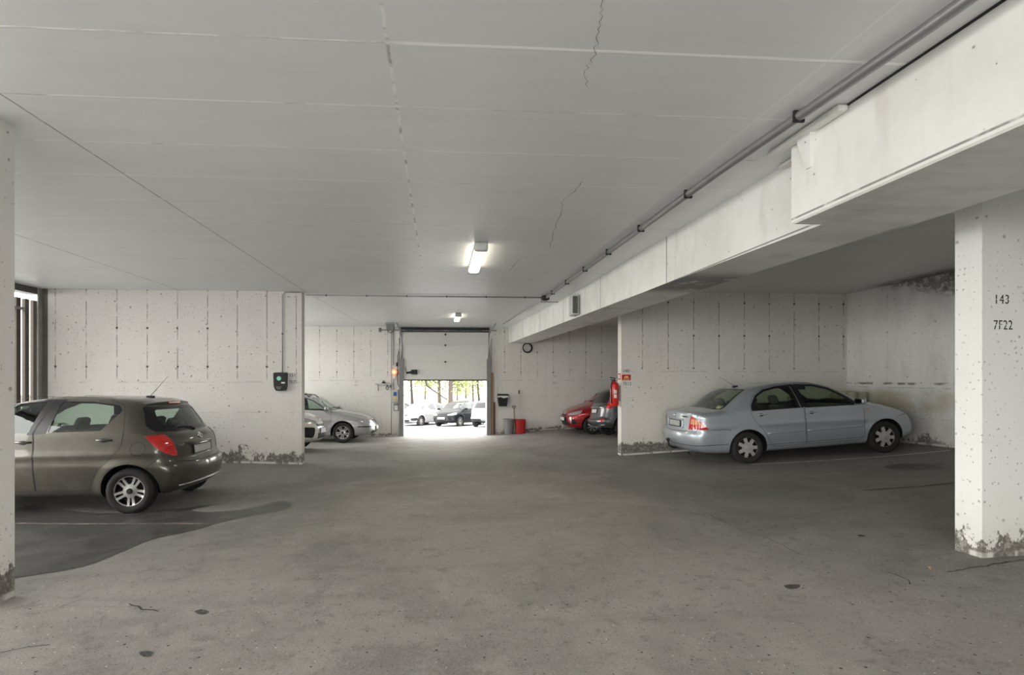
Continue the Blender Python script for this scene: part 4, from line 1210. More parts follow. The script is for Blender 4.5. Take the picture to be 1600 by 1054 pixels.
def floor_mat(name='asphalt', wet=False):
    t = NT(name); P, x, y, z = t.pos()
    big = t.noise(P, .45, 5, .6, .6); mid = t.noise(P, 2.2, 5, .65, .4); fine = t.noise(P, 90, 3, .7); grit = t.noise(P, 260, 2, .6)
    if not wet:
        col = t.mix(t.ss(big, .38, .62), (.285, .273, .257), (.185, .177, .166))
        col = t.mix(t.mul(t.ss(mid, .42, .62), .55), col, (.33, .32, .30))
        m4 = t.noise(P, 8, 5, .7, .5); col = t.mix(t.mul(t.ss(m4, .52, .68), .45), col, (.12, .115, .107))
        st = t.noise(t.vec(t.mul(x, .5), t.mul(y, 3.0), 0), 1.3, 5, .65, .3)
        col = t.mix(t.mul(t.ss(st, .50, .72), .35), col, (.145, .137, .127))
        rb = t.mul(t.ss(x, 3.5, 6), t.ss(y, 3, 5)); col = t.mix(t.mul(rb, .22), col, (.15, .135, .115))
        md = t.mul(t.ss(t.math('ABSOLUTE', t.sub(y, 7.5)), 4.5, 1.5), t.ss(mid, .25, .55)); col = t.mix(t.mul(md, .30), col, (.12, .115, .105))
    else:
        col = t.mix(t.ss(mid, .35, .7), (.038, .037, .036), (.065, .062, .059))
        rim = t.node('ShaderNodeAttribute', attribute_name='rim').outputs['Fac']
        pale = t.ss(t.noise(t.vec(t.mul(x, .8), t.mul(y, 3.0), 3), 1.5, 4, .6), .60, .70)
        pale = t.mul(pale, t.ss(y, 6.0, 5.2)); col = t.mix(t.mul(pale, .6), col, (.22, .21, .20))
    col = t.mix(t.mul(t.ss(fine, .45, .75), .35), col, (.40, .39, .37))
    col = t.mix(t.mul(t.ss(fine, .5, .25), .45), col, (.09, .086, .08))
    def specks(scale, size, thr, c, amt):
        nonlocal col
        d = t.voro(P, scale, dim='2D'); q = t.voro(P, scale, out='Color', dim='2D'); sx = t.node('ShaderNodeSeparateXYZ'); t.l.new(q, sx.inputs[0])
        m = t.mul(t.ss(d, t.add(t.mul(sx.outputs[0], size), size*.3), 0.), t.ss(sx.outputs[1], thr, thr+.02))
        col = t.mix(t.mul(m, amt), col, c); return m
    a = specks(8, .085, .62, (.015, .014, .013), 1.); b = specks(24, .17, .72, (.03, .03, .03), .9); c_ = specks(20, .11, .88, (.75, .75, .72), .85)
    h = t.add(t.add(t.mul(fine, .5), t.mul(grit, .25)), t.add(t.mul(mid, .6), t.mul(t.mx(a, c_), .6)))
    if not wet:
        # paler broken patches in front of the doorway
        dn = t.mul(t.ss(y, 12.5, 16.5), t.ss(t.noise(t.vec(t.mul(x, .8), t.mul(y, 2), 5), 2.4, 5, .7), .45, .62))
        col = t.mix(t.mul(dn, .5), col, (.30, .295, .29))
        rough = t.ss(mid, .3, .7, .60, .85)
    else: rough = t.ss(mid, .3, .7, .30, .5)
    return t.bsdf(col, rough, bump=h, bs=.45, bd=.008, spec=.35)
M_FLOOR = floor_mat(); M_WET = floor_mat('damp_asphalt', True)

XL, XR, YB, YF = -7.6, 9.49, 18.1, -4.5
# floor
def make_floor():
    xs = np.arange(XL-1.2, XR+.01+.3, .25); ys = np.arange(YF-.5, YB+.45, .25)
    bm = bmesh.new(); Z = floor_z(*[a.ravel() for a in np.meshgrid(xs, ys, indexing='ij')]).reshape(len(xs), len(ys))
    V = [[bm.verts.new((x, y, Z[i, j])) for j, y in enumerate(ys)] for i, x in enumerate(xs)]
    for i in range(len(xs)-1):
        for j in range(len(ys)-1): bm.faces.new((V[i][j], V[i+1][j], V[i+1][j+1], V[i][j+1]))
    return from_bm('floor', bm, M_FLOOR, None, True, 'structure')
floor = make_floor()
def ground_patch(name, outline, mat, parent=None, dz=.003, kind=None, smooth_n=4):
    """a thin flat patch that follows the floor"""
    pts = catmull(outline, smooth_n, True) if smooth_n else np.array(outline)
    bm = bmesh.new(); vs = [bm.verts.new((p[0], p[1], 0)) for p in pts]
    f = bm.faces.new(vs)
    x0, x1, y0, y1 = pts[:, 0].min(), pts[:, 0].max(), pts[:, 1].min(), pts[:, 1].max()
    for x in np.arange(math.ceil(x0/.25)*.25, x1, .25):
        bmesh.ops.bisect_plane(bm, geom=bm.verts[:]+bm.edges[:]+bm.faces[:], plane_co=(x, 0, 0), plane_no=(1, 0, 0))
    for y in np.arange(math.ceil(y0/.25)*.25, y1, .25):
        bmesh.ops.bisect_plane(bm, geom=bm.verts[:]+bm.edges[:]+bm.faces[:], plane_co=(0, y, 0), plane_no=(0, 1, 0))
    bmesh.ops.triangulate(bm, faces=bm.faces[:])
    Z = floor_z([v.co.x for v in bm.verts], [v.co.y for v in bm.verts])
    for v, z in zip(bm.verts, Z): v.co.z = z+dz
    for f in bm.faces:
        f.normal_update()
        if f.normal.z < 0: f.normal_flip()
    return from_bm(name, bm, mat, parent, True, kind, recalc=False)
def floor_hit(px, py):
    """where the line of sight through a pixel meets the floor"""
    d = pix_dir(px, py); t = 3.
    lo, hi = .5, 60.
    for _ in range(50):
        m = (lo+hi)/2
        if CAMZ+d[2]*m < fz(d[0]*m, d[1]*m): hi = m
        else: lo = m
    return (d[0]*lo, d[1]*lo)
def floor_poly(pp): return [floor_hit(*p) for p in pp]
ground_patch('damp_patch', floor_poly([(-60, 850), (40, 790), (170, 802), (300, 792), (352, 786), (300, 795), (325, 800), (395, 793), (435, 783), (455, 785), (440, 797), (390, 806), (345, 816), (300, 829), (240, 842), (190, 862), (130, 885), (60, 897), (-40, 910)]), M_WET, floor, .003)
ground_patch('damp_patch', floor_poly([(1382, 729), (1400, 725.5), (1440, 724), (1476, 726), (1470, 730.5), (1430, 734), (1398, 733)]), M_WET, floor, .003)
for q in [[(218, 1019), (228, 1017), (238, 1019), (236, 1025), (224, 1026)], [(1225, 915), (1238, 913), (1250, 914), (1244, 919), (1232, 920)], [(304, 955), (314, 952), (326, 956), (315, 960)]]:
    ground_patch('dark_stain', floor_poly(q), M_WET, floor, .003)
def line_mat(name, c, amt, k=0):
    t = NT(name); P, x, y, z = t.pos()
    n = t.noise(P, 14, 4, .75); n2 = t.noise(P, 1.5, 3)
    f = t.mul(t.ss(n, .38-k, .58-k), t.ss(n2, .35-k, .6-k, .15+k*3, 1.)); 
    return t.bsdf(t.mix(t.mul(f, amt), (.10, .095, .09), c), .7)
M_LINE = line_mat('worn_line_paint', (.75, .73, .68), 1., .08); M_LINE2 = line_mat('worn_line_paint_faint', (.36, .31, .24), .7)
def stripe(a, b, w, mat, name='parking_line'):
    A, Bv = Vector(a), Vector(b); d = (Bv-A).normalized(); n = Vector((-d.y, d.x))*w/2
    return ground_patch(name, [tuple(A-n), tuple(Bv-n), tuple(Bv+n), tuple(A+n)], mat, floor, .005, None, 0)
stripe(floor_hit(1175, 725.5), floor_hit(1484, 703.5), .05, M_LINE)
stripe(floor_hit(24, 817.5), floor_hit(325, 818), .05, M_LINE2)
stripe(floor_hit(1350, 766), floor_hit(1492, 754), .05, M_LINE2)
stripe(floor_hit(976, 721.5), floor_hit(1062, 713), .03, M_LINE2)

# walls
wl = wall_mesh('wall_left', (-7.49, 9.95), (-2.71, 10.15), M_WL)
wr = wall_mesh('wall_right', (4.12, 10.94), (XR, 11.16), M_WR, CAMZ+1.99)
ws = wall_mesh('wall_side_right', (XR, YF), (XR+.25, YB+.3), M_SIDE, CAMZ+2.02)
pr = wall_mesh('wall_pillar_right', (4.165, 3.54), (7.2, 3.74), M_PIL, CAMZ+1.99)
pl = wall_mesh('wall_pillar_left', (-7.6, 3.36), (-2.912, 3.58), M_PILL)
DX0, DX1, DZ1 = -1.28, 1.74, CAMZ+1.80
def back_wall():
    a = wall_mesh('wall_back', (XL-.2, YB), (DX0, YB+.3), M_WBL, CAMZ+1.95)
    b = wall_mesh('wall_back_right', (DX1, YB), (XR+.25, YB+.3), M_WBL, CAMZ+2.02)
    m = MB(); m.box((DX0, YB, DZ1), (DX1, YB+.3, CAMZ+1.95)); c = m.build('wall_back_lintel', M_WBL, None, False, 'structure')
    me = c.data; at = me.attributes.new('foot', 'FLOAT', 'POINT')
    for k in range(len(me.vertices)): at.data[k].value = 3.
    return a, b, c
wb, wbr, wbc = back_wall()
wall_mesh('wall_rear_blocker', (2.4, YF-.2), (XR+.25, YF), M_PIL, CAMZ+2.0)  # unseen wall added to cut the light coming in from behind
wall_mesh('wall_left_far', (XL-.25, 16.9), (XL, YB), M_WBL, CAMZ+1.95)

# ceiling: main slab with a slight rise towards the door, higher slab over the right bays
def make_ceiling():
    ys = [YF-.3, 0, 3, 6, 8, 10]+[10+8.4*k/10 for k in range(1, 11)]
    bm = bmesh.new(); R = []
    for y in ys:
        z = ceil_z(y); R.append([bm.verts.new(p) for p in ((XL-.3, y, z), (3.2, y, z), (3.2, y, z+.3), (XL-.3, y, z+.3))])
    for a, b in zip(R, R[1:]):
        for k in range(4): bm.faces.new((a[k], a[(k+1) % 4], b[(k+1) % 4], b[k]))
    bm.faces.new(R[0]); bm.faces.new(R[-1][::-1])
    return from_bm('ceiling', bm, M_CEIL, None, False, 'structure')
ceil = make_ceiling()
m = MB(); m.box((3.1, YF-.3, CAMZ+1.97), (XR+.3, YB+.3, CAMZ+2.25)); ceilr = m.build('ceiling_right', M_CEILR, None, False, 'structure')
# cracks in the ceiling
def ceiling_crack(pp, w=.006):
    P = [on_plane(a, b, 2, CAMZ+1.72-.002) for a, b in pp]; bm = bmesh.new(); prev = None
    D = [P[0]]
    for a, b in zip(P, P[1:]):
        n = 6
        for k in range(1, n+1):
            q = a.lerp(b, k/n); q.x += random.uniform(-.014, .014); D.append(q)
    for i, q in enumerate(D):
        ww = w*random.uniform(.3, 1.)
        r = [bm.verts.new((q.x-ww/2, q.y, q.z)), bm.verts.new((q.x+ww/2, q.y, q.z))]
        if prev: bm.faces.new((prev[0], prev[1], r[1], r[0]))
        prev = r
    from_bm('ceiling_crack', bm, simple('crack_dark', (.12, .115, .11), .8), ceil)
ceiling_crack([(942, 0), (941, 30), (935, 60), (928, 85), (915, 110), (917, 135)], .004)
ceiling_crack([(910, 284), (898, 297), (876, 317), (879, 330), (866, 360), (859, 388)], .006)
ceiling_crack([(826, 400), (812, 405), (796, 424)], .008)

# beam: the deeper near length and the long far length, both with a lip along the lower edge
def make_beam():
    zb = CAMZ+1.125
    bm = bmesh.new()
    def slab(p, name_z1):
        (xa0, xa1, ya, z0a, z1a), (xb0, xb1, yb, z0b, z1b) = p
        A = [bm.verts.new(v) for v in ((xa0, ya, z0a), (xa1, ya, z0a), (xa1, ya, z1a), (xa0, ya, z1a))]
        Bv = [bm.verts.new(v) for v in ((xb0, yb, z0b), (xb1, yb, z0b), (xb1, yb, z1b), (xb0, yb, z1b))]
        for k in range(4): bm.faces.new((A[k], A[(k+1) % 4], Bv[(k+1) % 4], Bv[k]))
        bm.faces.new(A[::-1]); bm.faces.new(Bv)
    slab(((2.80, 3.42, 3.3, zb, CAMZ+1.76), (2.57, 3.42, YB, CAMZ+1.30, CAMZ+1.93)), 0)
    o = from_bm('beam_right', bm, M_BEAM, None, False, 'structure')
    bm = bmesh.new()
    slab(((2.56, 3.46, YF, zb-.005, CAMZ+1.76), (2.56, 3.46, 3.44, zb-.005, CAMZ+1.76)), 0)
    es = [e for e in bm.edges if all(v.co.z < zb for v in e.verts)]
    bmesh.ops.bevel(bm, geom=es, offset=.012, segments=1, affect='EDGES')
    from_bm('beam_right_near', bm, M_BEAM, None, False, 'structure')
    # fill above the beam up to the higher slab
    m = MB(); m.box((2.552, YF, CAMZ+1.708), (2.60, 3.44, CAMZ+1.722)); m.build('trim_3', simple('shadow_gap_dark', (.03, .03, .03), .8), None, False, 'structure')  # dark strip stands in for the shadow gap at the beam's top joint
    m = MB(); m.box((3.12, YF, CAMZ+1.70), (3.40, YB, CAMZ+1.99)); m.build('beam_right_upstand', M_BEAM, None, False, 'structure')
    return o
beam = make_beam()
# the shadow gap between beam and slab is only the dark strip's colour
def bracket(name, p0, p1, w, h, foot, label):
    """cast bracket: a bar along the beam's top edge with a wedge-shaped foot"""
    r = empty(name, (p0[0], p0[1], p0[2]), label=label, cat='bracket')
    m = MB(); a, b = Vector(p0), Vector(p1); L = (b-a).length
    m.box((-w, 0, -h), (0, L, 0), .012, 2); m.build('bar', M_BEAM, r)
    if foot:
        m = MB(); y0 = foot
        m.prism([(y0-.07, -h+.01), (y0+.06, -h+.01), (y0+.02, -.26), (y0-.03, -.26)], lambda u, v: (-.045, u, v) if v > -.1 else (-.008, u, v), lambda u, v: (.004, u, v))
        m.build('wedge', M_BEAM, r)
    return r
zt = CAMZ+1.715
bracket('beam_bracket', (2.556, 2.93, zt), (2.556, 3.60, zt), .07, .04, .34, 'white painted bar with a tapering wedge at the top of the deeper near beam')
bracket('beam_bracket', (2.785, 3.50, zt), (2.785, 3.82, zt), .06, .03, 0, 'short white painted bar tucked behind the end of the deeper beam')

# ------------------------------------------------------------------ stencilled bay numbers
INK = simple('stencil_black', (.02, .02, .02), .7)
def stencil(px, py, txt, plane_y, hpx, parent, sx=.9, mat=None):
    p = on_plane(px, py, 1, plane_y); d = p.y*CT+p.x*ST; size = hpx*d/F*1.40
    T = Matrix.Translation((p.x, plane_y-.0015, p.z-hpx*d/F*.5)) @ Matrix.Rotation(math.pi/2, 4, 'X')
    return text_mesh('bay_number', txt, size, T, mat or INK, parent, .0008, sx, stencil=hpx > 8)
stencil(1565, 467, '143', 3.54, 14.5, pr, .80); stencil(1567, 507, '7F22', 3.54, 15, pr, .72)
stencil(978, 578.8, '140', 10.94, 5.2, wr, .85); stencil(980, 599, '7E12', 10.94, 5.2, wr, .85)
stencil(456.8, 585.5, '151', 9.95, 5.4, wl, .8); stencil(458, 596.5, '7E31', 9.95, 5.4, wl, .8)
INK2 = simple('stencil_faded', (.22, .21, .20), .8)
stencil(866.5, 587.7, '107', YB, 3.2, wbr, .9, INK2); stencil(867.5, 598, '7F11', YB, 3.2, wbr, .9, INK2)
stencil(556, 596.5, '13', YB, 2.6, wb, .9, INK2); stencil(556.5, 601.5, '7E11', YB, 2.6, wb, .8, INK2)

def floor_crack(pp, w=.012):
    P = [Vector(floor_hit(*p)) for p in pp]; D = [P[0]]
    for a, b in zip(P, P[1:]):
        n = max(2, int((b-a).length/.05))
        for k in range(1, n+1): D.append(a.lerp(b, k/n)+Vector((random.uniform(-.012, .012), random.uniform(-.012, .012))))
    bm = bmesh.new(); prev = None
    for i, q in enumerate(D):
        d = (D[min(i+1, len(D)-1)]-D[max(i-1, 0)]).normalized(); nn = Vector((-d.y, d.x))*w*random.uniform(.2, .6)
        r = [bm.verts.new((p.x, p.y, fz(p.x, p.y)+.003)) for p in (q-nn, q+nn)]
        if prev: bm.faces.new((prev[0], prev[1], r[1], r[0]))
        prev = r
    from_bm('floor_crack', bm, simple('crack_asphalt', (.05, .047, .044), .9), floor)
floor_crack([(202, 943), (225, 951), (250, 955)], .012); floor_crack([(92, 949), (127, 936)], .006); floor_crack([(0, 1020), (40, 1012), (80, 1007)], .010)
floor_crack([(1100, 800), (1150, 825), (1200, 841), (1250, 866)], .006); floor_crack([(1385, 893), (1420, 906), (1424, 914)], .007)
floor_crack([(1480, 893), (1540, 884), (1600, 874)], .011); floor_crack([(1120, 752), (1200, 745), (1290, 750)], .010)
# ------------------------------------------------------------------ things in the garage
STEEL = simple('galvanised_steel', (.33, .33, .33), .4, .7)
GREYP = simple('grey_paint', (.20, .205, .205), .5)
BOXG = simple('box_grey', (.50, .50, .49), .5)
DOORM = simple('door_panel_white', (.62, .62, .60), .45, var=.01)
WOOD = simple('bare_wood', (.36, .20, .11), .6); WOODD = simple('dark_wood', (.12, .06, .04), .7)
REDP = simple('red_enamel', (.60, .02, .015), .3, coat=.4)
WHITEP = simple('white_plastic', (.72, .72, .71), .4)
def tube_mat(name, s):
    t = NT(name); 
    return t.bsdf((1, .97, .88), .4, emis=(1, .93, .76), es=s)
TUBE = tube_mat('lit_diffuser', 7.0)
LEDG = simple('charger_green', (.25, .75, .50), .4)

# sectional door
def make_door():
    r = empty('door_1', ((DX0+DX1)/2, YB, fz(.2, YB)), kind='structure')
    ox, oy, oz = r.location
    def add(name, mb, mat, par=r, smooth=False, label=None):
        for v in mb.bm.verts: v.co -= Vector((ox, oy, oz))
        o = mb.build(name, mat, par, smooth)
        if label: o['label'] = label
        return o
    y = YB-.06
    zs = [CAMZ-.045, CAMZ+.605, CAMZ+1.21]
    for k, (z0, z1) in enumerate(((zs[0], zs[1]), (zs[1], zs[2]))):
        m = MB(); m.box((DX0-.06, y-.02, z0+.0), (DX1+.06, y+.03, z1+.0), .006, 1); pn = add('door_panel', m, DOORM)
        m = MB(); m.box(((DX0+DX1)/2-.03, y-.05, z1-.03), ((DX0+DX1)/2+.03, y-.02, z1+.03), .006, 1); add('hinge', m, DARK, pn)
    # the top leaf leans in along the curved track
    m = MB(); m.prism([(y-.02, zs[2]), (y+.03, zs[2]), (y-.20, CAMZ+1.66), (y-.25, CAMZ+1.66)], lambda u, v: (DX0-.06, u, v), lambda u, v: (DX1+.06, u, v)); pn = add('door_panel', m, DOORM)
    m = MB(); m.box(((DX0+DX1)/2-.03, y-.26, CAMZ+1.55), ((DX0+DX1)/2+.03, y-.23, CAMZ+1.62), .006, 1); add('hinge', m, DARK, pn)
    m = MB(); m.box((DX0-.06, y-.03, CAMZ-.085), (DX1+.06, y+.04, CAMZ-.042), .008, 1); add('bottom_seal', m, DARK)
    # header: dark torsion shaft and springs
    m = MB(); m.tube((DX0-.85, y-.22, CAMZ+1.735), (DX1+.35, y-.22, CAMZ+1.735), .022); add('torsion_shaft', m, STEEL)
    for x0, x1 in ((DX0+.05, (DX0+DX1)/2-.05), ((DX0+DX1)/2+.05, DX1-.05)):
        m = MB(); n = 110
        m.path([(x0+(x1-x0)*i/n, y-.22+.042*math.cos(i*1.9), CAMZ+1.735+.042*math.sin(i*1.9)) for i in range(n+1)], .012, 5); add('torsion_spring', m, DARK, r, True)
    m = MB(); m.box((DX0-.1, YB-.12, CAMZ+1.64), (DX1+.1, YB-.02, CAMZ+1.86), .004, 1); add('header_plate', m, DARK)
    m = MB(); m.tube((DX0-.87, y-.22, CAMZ+1.735), (DX0-.78, y-.22, CAMZ+1.735), .075, .075, 16); add('cable_drum', m, GREYP)
    for sx, x in ((-1, DX0), (1, DX1)):
        m = MB(); xo = x+sx*.0
        m.box((min(xo, xo+sx*.16), YB-.16, fz(x, YB)-.02), (max(xo, xo+sx*.16), YB-.0, CAMZ+.72), .01, 1); add('guide_rail_cover', m, GREYP)
        m = MB(); xx = x+sx*.07
        pts = [(xx, y-.05, CAMZ+.5), (xx, y-.05, CAMZ+1.18)]+[(xx, y-.05-.42*(1-math.cos(a)), CAMZ+1.18+.48*math.sin(a)) for a in np.linspace(.15, 1.2, 8)]+[(xx, y-2.2, CAMZ+1.76)]
        m.path(pts, .028, 6); m.path([(p[0]+sx*.09, p[1]+.02, p[2]) for p in pts[:6]], .02, 6); add('curved_track', m, STEEL, r, True)
    # operator bracket on the leaf
    m = MB(); p = on_plane(647, 581, 1, y-.03); m.box((p.x-.10, y-.10, p.z-.085), (p.x+.12, y-.02, p.z+.085), .012, 2)
    m.tube((p.x-.12, y-.06, p.z-.01), (p.x-.12, y-.02, p.z-.01), .05); m.tube((p.x-.28, y-.06, p.z-.03), (p.x-.10, y-.06, p.z-.01), .035)
    m.path([(p.x-.27, y-.04, p.z-.03), (p.x-.31, y-.04, p.z+.12), (p.x-.29, y-.04, p.z+.17), (p.x-.33, y-.04, p.z+.14)], .010, 6)
    add('slack_cable_switch', m, DARK)
make_door()

# ceiling lights
def ceiling_light(x, y0, y1, label, lit=True):
    zc = ceil_z((y0+y1)/2)
    r = empty('ceiling_light', (x, (y0+y1)/2, zc), label=label, cat='ceiling light', group=None)
    L = y1-y0
    m = MB(); m.box((-.075, -L/2, -.035), (.075, L/2, -.002), .01, 2); m.build('housing', BOXG, r)
    for s in (-1, 1):
        m = MB(); m.box((-.088, s*L/2-.05, -.115), (.088, s*L/2+.05, -.004), .03, 3); m.build('end_cap', BOXG, r, 'auto')
    m = MB(); m.box((-.078, -L/2+.05, -.105), (.078, L/2-.05, -.034), .03, 3); m.build('diffuser', TUBE, r, 'auto')
    ld = bpy.data.lights.new('tube_light', 'AREA'); ld.shape = 'RECTANGLE'; ld.size = .14; ld.size_y = L-.15; ld.energy = 30; ld.color = (1, .92, .76)
    lo = bpy.data.objects.new('tube_glow', ld); lo.location = (0, 0, -.125); link(lo, r)
    for s in (-1, 1):     # the diffuser's sides also light the slab beside it
        ld = bpy.data.lights.new('tube_side_light', 'AREA'); ld.shape = 'RECTANGLE'; ld.size = .06; ld.size_y = L-.15; ld.energy = .35; ld.color = (1, .90, .70)
        lo = bpy.data.objects.new('tube_side_glow', ld); lo.location = (s*.09, 0, -.07); lo.rotation_euler = (0, -s*math.pi*.5, 0); link(lo, r)
    return r
ceiling_light(.53, 6.22, 7.6, 'lit tube light on the ceiling, the nearer and larger of the two')
ceiling_light(.53, 13.6, 14.9, 'small lit tube light on the ceiling just in front of the garage door')

ceiling_light(.53, -1.9, -.4, 'added fill tube light on the ceiling, unseen behind the viewpoint')  # unseen lamp added to brighten the near ceiling and floor
# conduits
def conduit(pts, r, label, clips=0, mat=None, name='ceiling_conduit', cat='conduit'):
    e = empty(name, pts[0], label=label, cat=cat); o = Vector(pts[0])
    m = MB(); m.path([Vector(p)-o for p in pts], r, 8); m.build('pipe', mat or STEEL, e, True)
    if clips:
        for a, b in zip(pts, pts[1:]):
            a, b = Vector(a), Vector(b); d = (b-a); n = int(d.length/clips)
            for k in range(n):
                p = a+d*((k+.5)/n)-o; dn = d.normalized()
                m = MB(); s = Vector([.009+(r-.003)*(1-abs(q)) for q in dn])
                m.box(p-s, p+s, .003, 1); m.build('clip', DARK, e)
    return e
zc = CAMZ+1.72
conduit([(2.36, YF+.3, zc-.045), (2.33, 2.2, zc-.045), (2.27, 3.85, zc-.04), (2.22, 10.05, zc-.04)], .032, 'long grey conduit running along the ceiling beside the beam', 1.0)
conduit([(2.20, 10.2, zc-.03), (-2.7, 10.2, zc-.03)], .013, 'thin conduit crossing the ceiling from the left wall end to the junction box', .8)
conduit([(2.235, 10.28, zc-.03), (2.2, 13.5, ceil_z(13.5)-.025), (2.16, 16.6, ceil_z(16.6)-.025)], .012, 'thin conduit on the ceiling beyond the junction box')
conduit([(2.28, 10.9, ceil_z(10.9)-.03), (2.66, 10.9, ceil_z(10.9)-.03)], .010, 'short conduit from the junction box towards the beam lamp')
r = empty('ceiling_junction_box', (2.21, 10.17, zc), label='small black junction box on the ceiling where the conduits meet', cat='junction box')
m = MB(); m.box((-.075, -.075, -.085), (.075, .075, -.001), .012, 2); b_ = m.build('box_body', DARK, r)
m = MB(); m.tube((0, 0, -.085), (0, 0, -.098), .05, .045, 16); m.build('box_lid', DARK, r)
# lamp on the beam
py_ = 9.35
bx = 2.80-(2.80-2.57)*(py_-3.3)/(YB-3.3)
r = empty('emergency_lamp', (bx, py_, CAMZ+1.42), label='grey boxed lamp with dark front fixed to the side of the beam', cat='lamp')
m = MB(); m.box((-.16, -.02, -.20), (-.02, .22, .20), .02, 3); m.build('lamp_body', BOXG, r, 'auto')
m = MB(); m.box((-.15, -.045, -.17), (-.05, -.015, .16), .012, 2); m.build('lamp_front', simple('dark_lens', (.08, .08, .08), .2), r)
m = MB(); m.tube((-.09, .08, -.20), (-.09, .08, -.225), .02, .014); m.build('cable_gland', BOXG, r)

# EV charger on the left wall with its conduit
p = on_plane(439.5, 596, 1, 9.95)
r = empty('car_charger', (p.x, 9.95, p.z), label='black wall charger with a round green light beside number 151', cat='charger')
m = MB(); m.prism(rpoly([(-.13, .185), (.13, .185), (.125, -.10), (.10, -.185), (-.08, -.185), (-.12, -.10)], .03), lambda u, v: (u*.93, -.11, v*.96), lambda u, v: (u, -.002, v)); m.build('charger_body', simple('charger_black', (.015, .015, .016), .3), r)
m = MB(); m.tube((-.01, -.108, .065), (-.01, -.116, .065), .042, .042, 20); m.build('status_light', LEDG, r)
m = MB(); m.box((.035, -.117, -.035), (.105, -.109, -.005), .003, 1); m.build('charger_label', WHITEP, r)
m = MB(); m.prism(rpoly([(-.07, -.09), (.05, -.09), (.02, -.155), (-.04, -.155)], .02), lambda u, v: (u, -.125, v), lambda u, v: (u, -.10, v)); m.build('plug_socket', simple('charger_grey', (.12, .12, .12), .4), r)
px_, pz_ = p.x+.03, p.z
conduit([(px_, 9.925, pz_+.18), (px_, 9.925, CAMZ+1.64), (px_+.05, 9.925, CAMZ+1.70), (-2.72, 9.925, CAMZ+1.70)], .010, 'thin conduit rising from the black wall charger to the ceiling', 1.2)

# fire extinguisher on the end face of the right wall, its signs
p = on_plane(961, 617, 1, 11.0)
ex, ey, ez = 4.12-.13, 11.02, CAMZ-.36
r = empty('fire_extinguisher', (ex, ey, ez), label='red fire extinguisher hung on the white end of the right-hand wall', cat='fire extinguisher')
m = MB(); RX = Matrix.Rotation(math.pi/2, 4, 'X')
m.lathe([(0, -.27), (.08, -.27), (.092, -.25), (.094, .215), (.082, .25), (.045, .275), (.028, .29), (0, .29)], 32, RX @ Matrix.Diagonal((1, 1, 1, 1)))
for v in m.bm.verts: v.co.z = v.co.z
m.build('cylinder', REDP, r, 'auto')
zt_ = max(v[2] for v in [(0, 0, .29)])
m = MB(); m.tube((0, 0, .28), (0, 0, .33), .02); m.path([(0, 0, .33), (.02, 0, .36), (-.10, 0, .385)], .012, 6); m.path([(0, 0, .325), (-.09, 0, .335)], .010, 6); m.build('valve', DARK, r)
m = MB(); m.tube((.03, -.0, .335), (.055, 0, .335), .016); m.build('pressure_gauge', WHITEP, r)
m = MB(); m.path([(0, -.02, .32), (-.07, -.05, .30), (-.095, -.05, .18), (-.095, -.05, -.05), (-.09, -.05, -.20)], .012, 8); m.build('hose', DARK, r, True)
m = MB()
for z0, z1 in ((.02, .10), (-.08, .0)):
    n = 6; a0, a1 = -2.0, -1.35
    for k in range(n):
        a, b = a0+(a1-a0)*k/n, a0+(a1-a0)*(k+1)/n
        m.quad((.0955*math.cos(a), .0955*math.sin(a), z0), (.0955*math.cos(b), .0955*math.sin(b), z0), (.0955*math.cos(b), .0955*math.sin(b), z1), (.0955*math.cos(a), .0955*math.sin(a), z1))
m.build('instruction_label', WHITEP, r)
m = MB(); m.box((.09, -.03, -.15), (.13, .03, .20), .004, 1); m.build('wall_mount', STEEL, r)
SIGN = simple('sign_red', (.55, .035, .015), .5); YEL = simple('sign_yellow', (.85, .62, .25), .5)
p0 = on_plane(971.5, 585, 1, 10.94); p1 = on_plane(985.5, 593.8, 1, 10.94)
r = empty('fire_sign', (p0.x, 10.94, p1.z), label='flat red sign with a pale arch symbol between number 140 and 7E12', cat='sign')
w_, h_ = p1.x-p0.x, p0.z-p1.z
m = MB(); m.box((0, -.006, 0), (w_, -.001, h_), .001, 1); m.build('sign_plate', SIGN, r)
m = MB(); m.prism([(w_*.5+.055*math.cos(a), h_*.42+.045*math.sin(a)) for a in np.linspace(0, math.pi, 12)], lambda u, v: (u, -.0085, v), lambda u, v: (u, -.006, v)); m.build('sign_symbol', YEL, r)
m = MB(); m.box((w_*.15, -.0085, h_*.16), (w_*.85, -.006, h_*.26), 0); m.build('sign_text_bar', YEL, r)
r = empty('fire_sign', (4.12, 11.05, CAMZ+.0), label='small red and white sign on the wall end above the extinguisher', cat='sign')
m = MB(); m.box((-.006, -.07, -.03), (-.001, .075, .12), .001, 1); m.build('sign_plate', SIGN, r)
m = MB(); m.box((-.009, -.04, .0), (-.006, .04, .09), 0); m.build('sign_symbol', WHITEP, r)

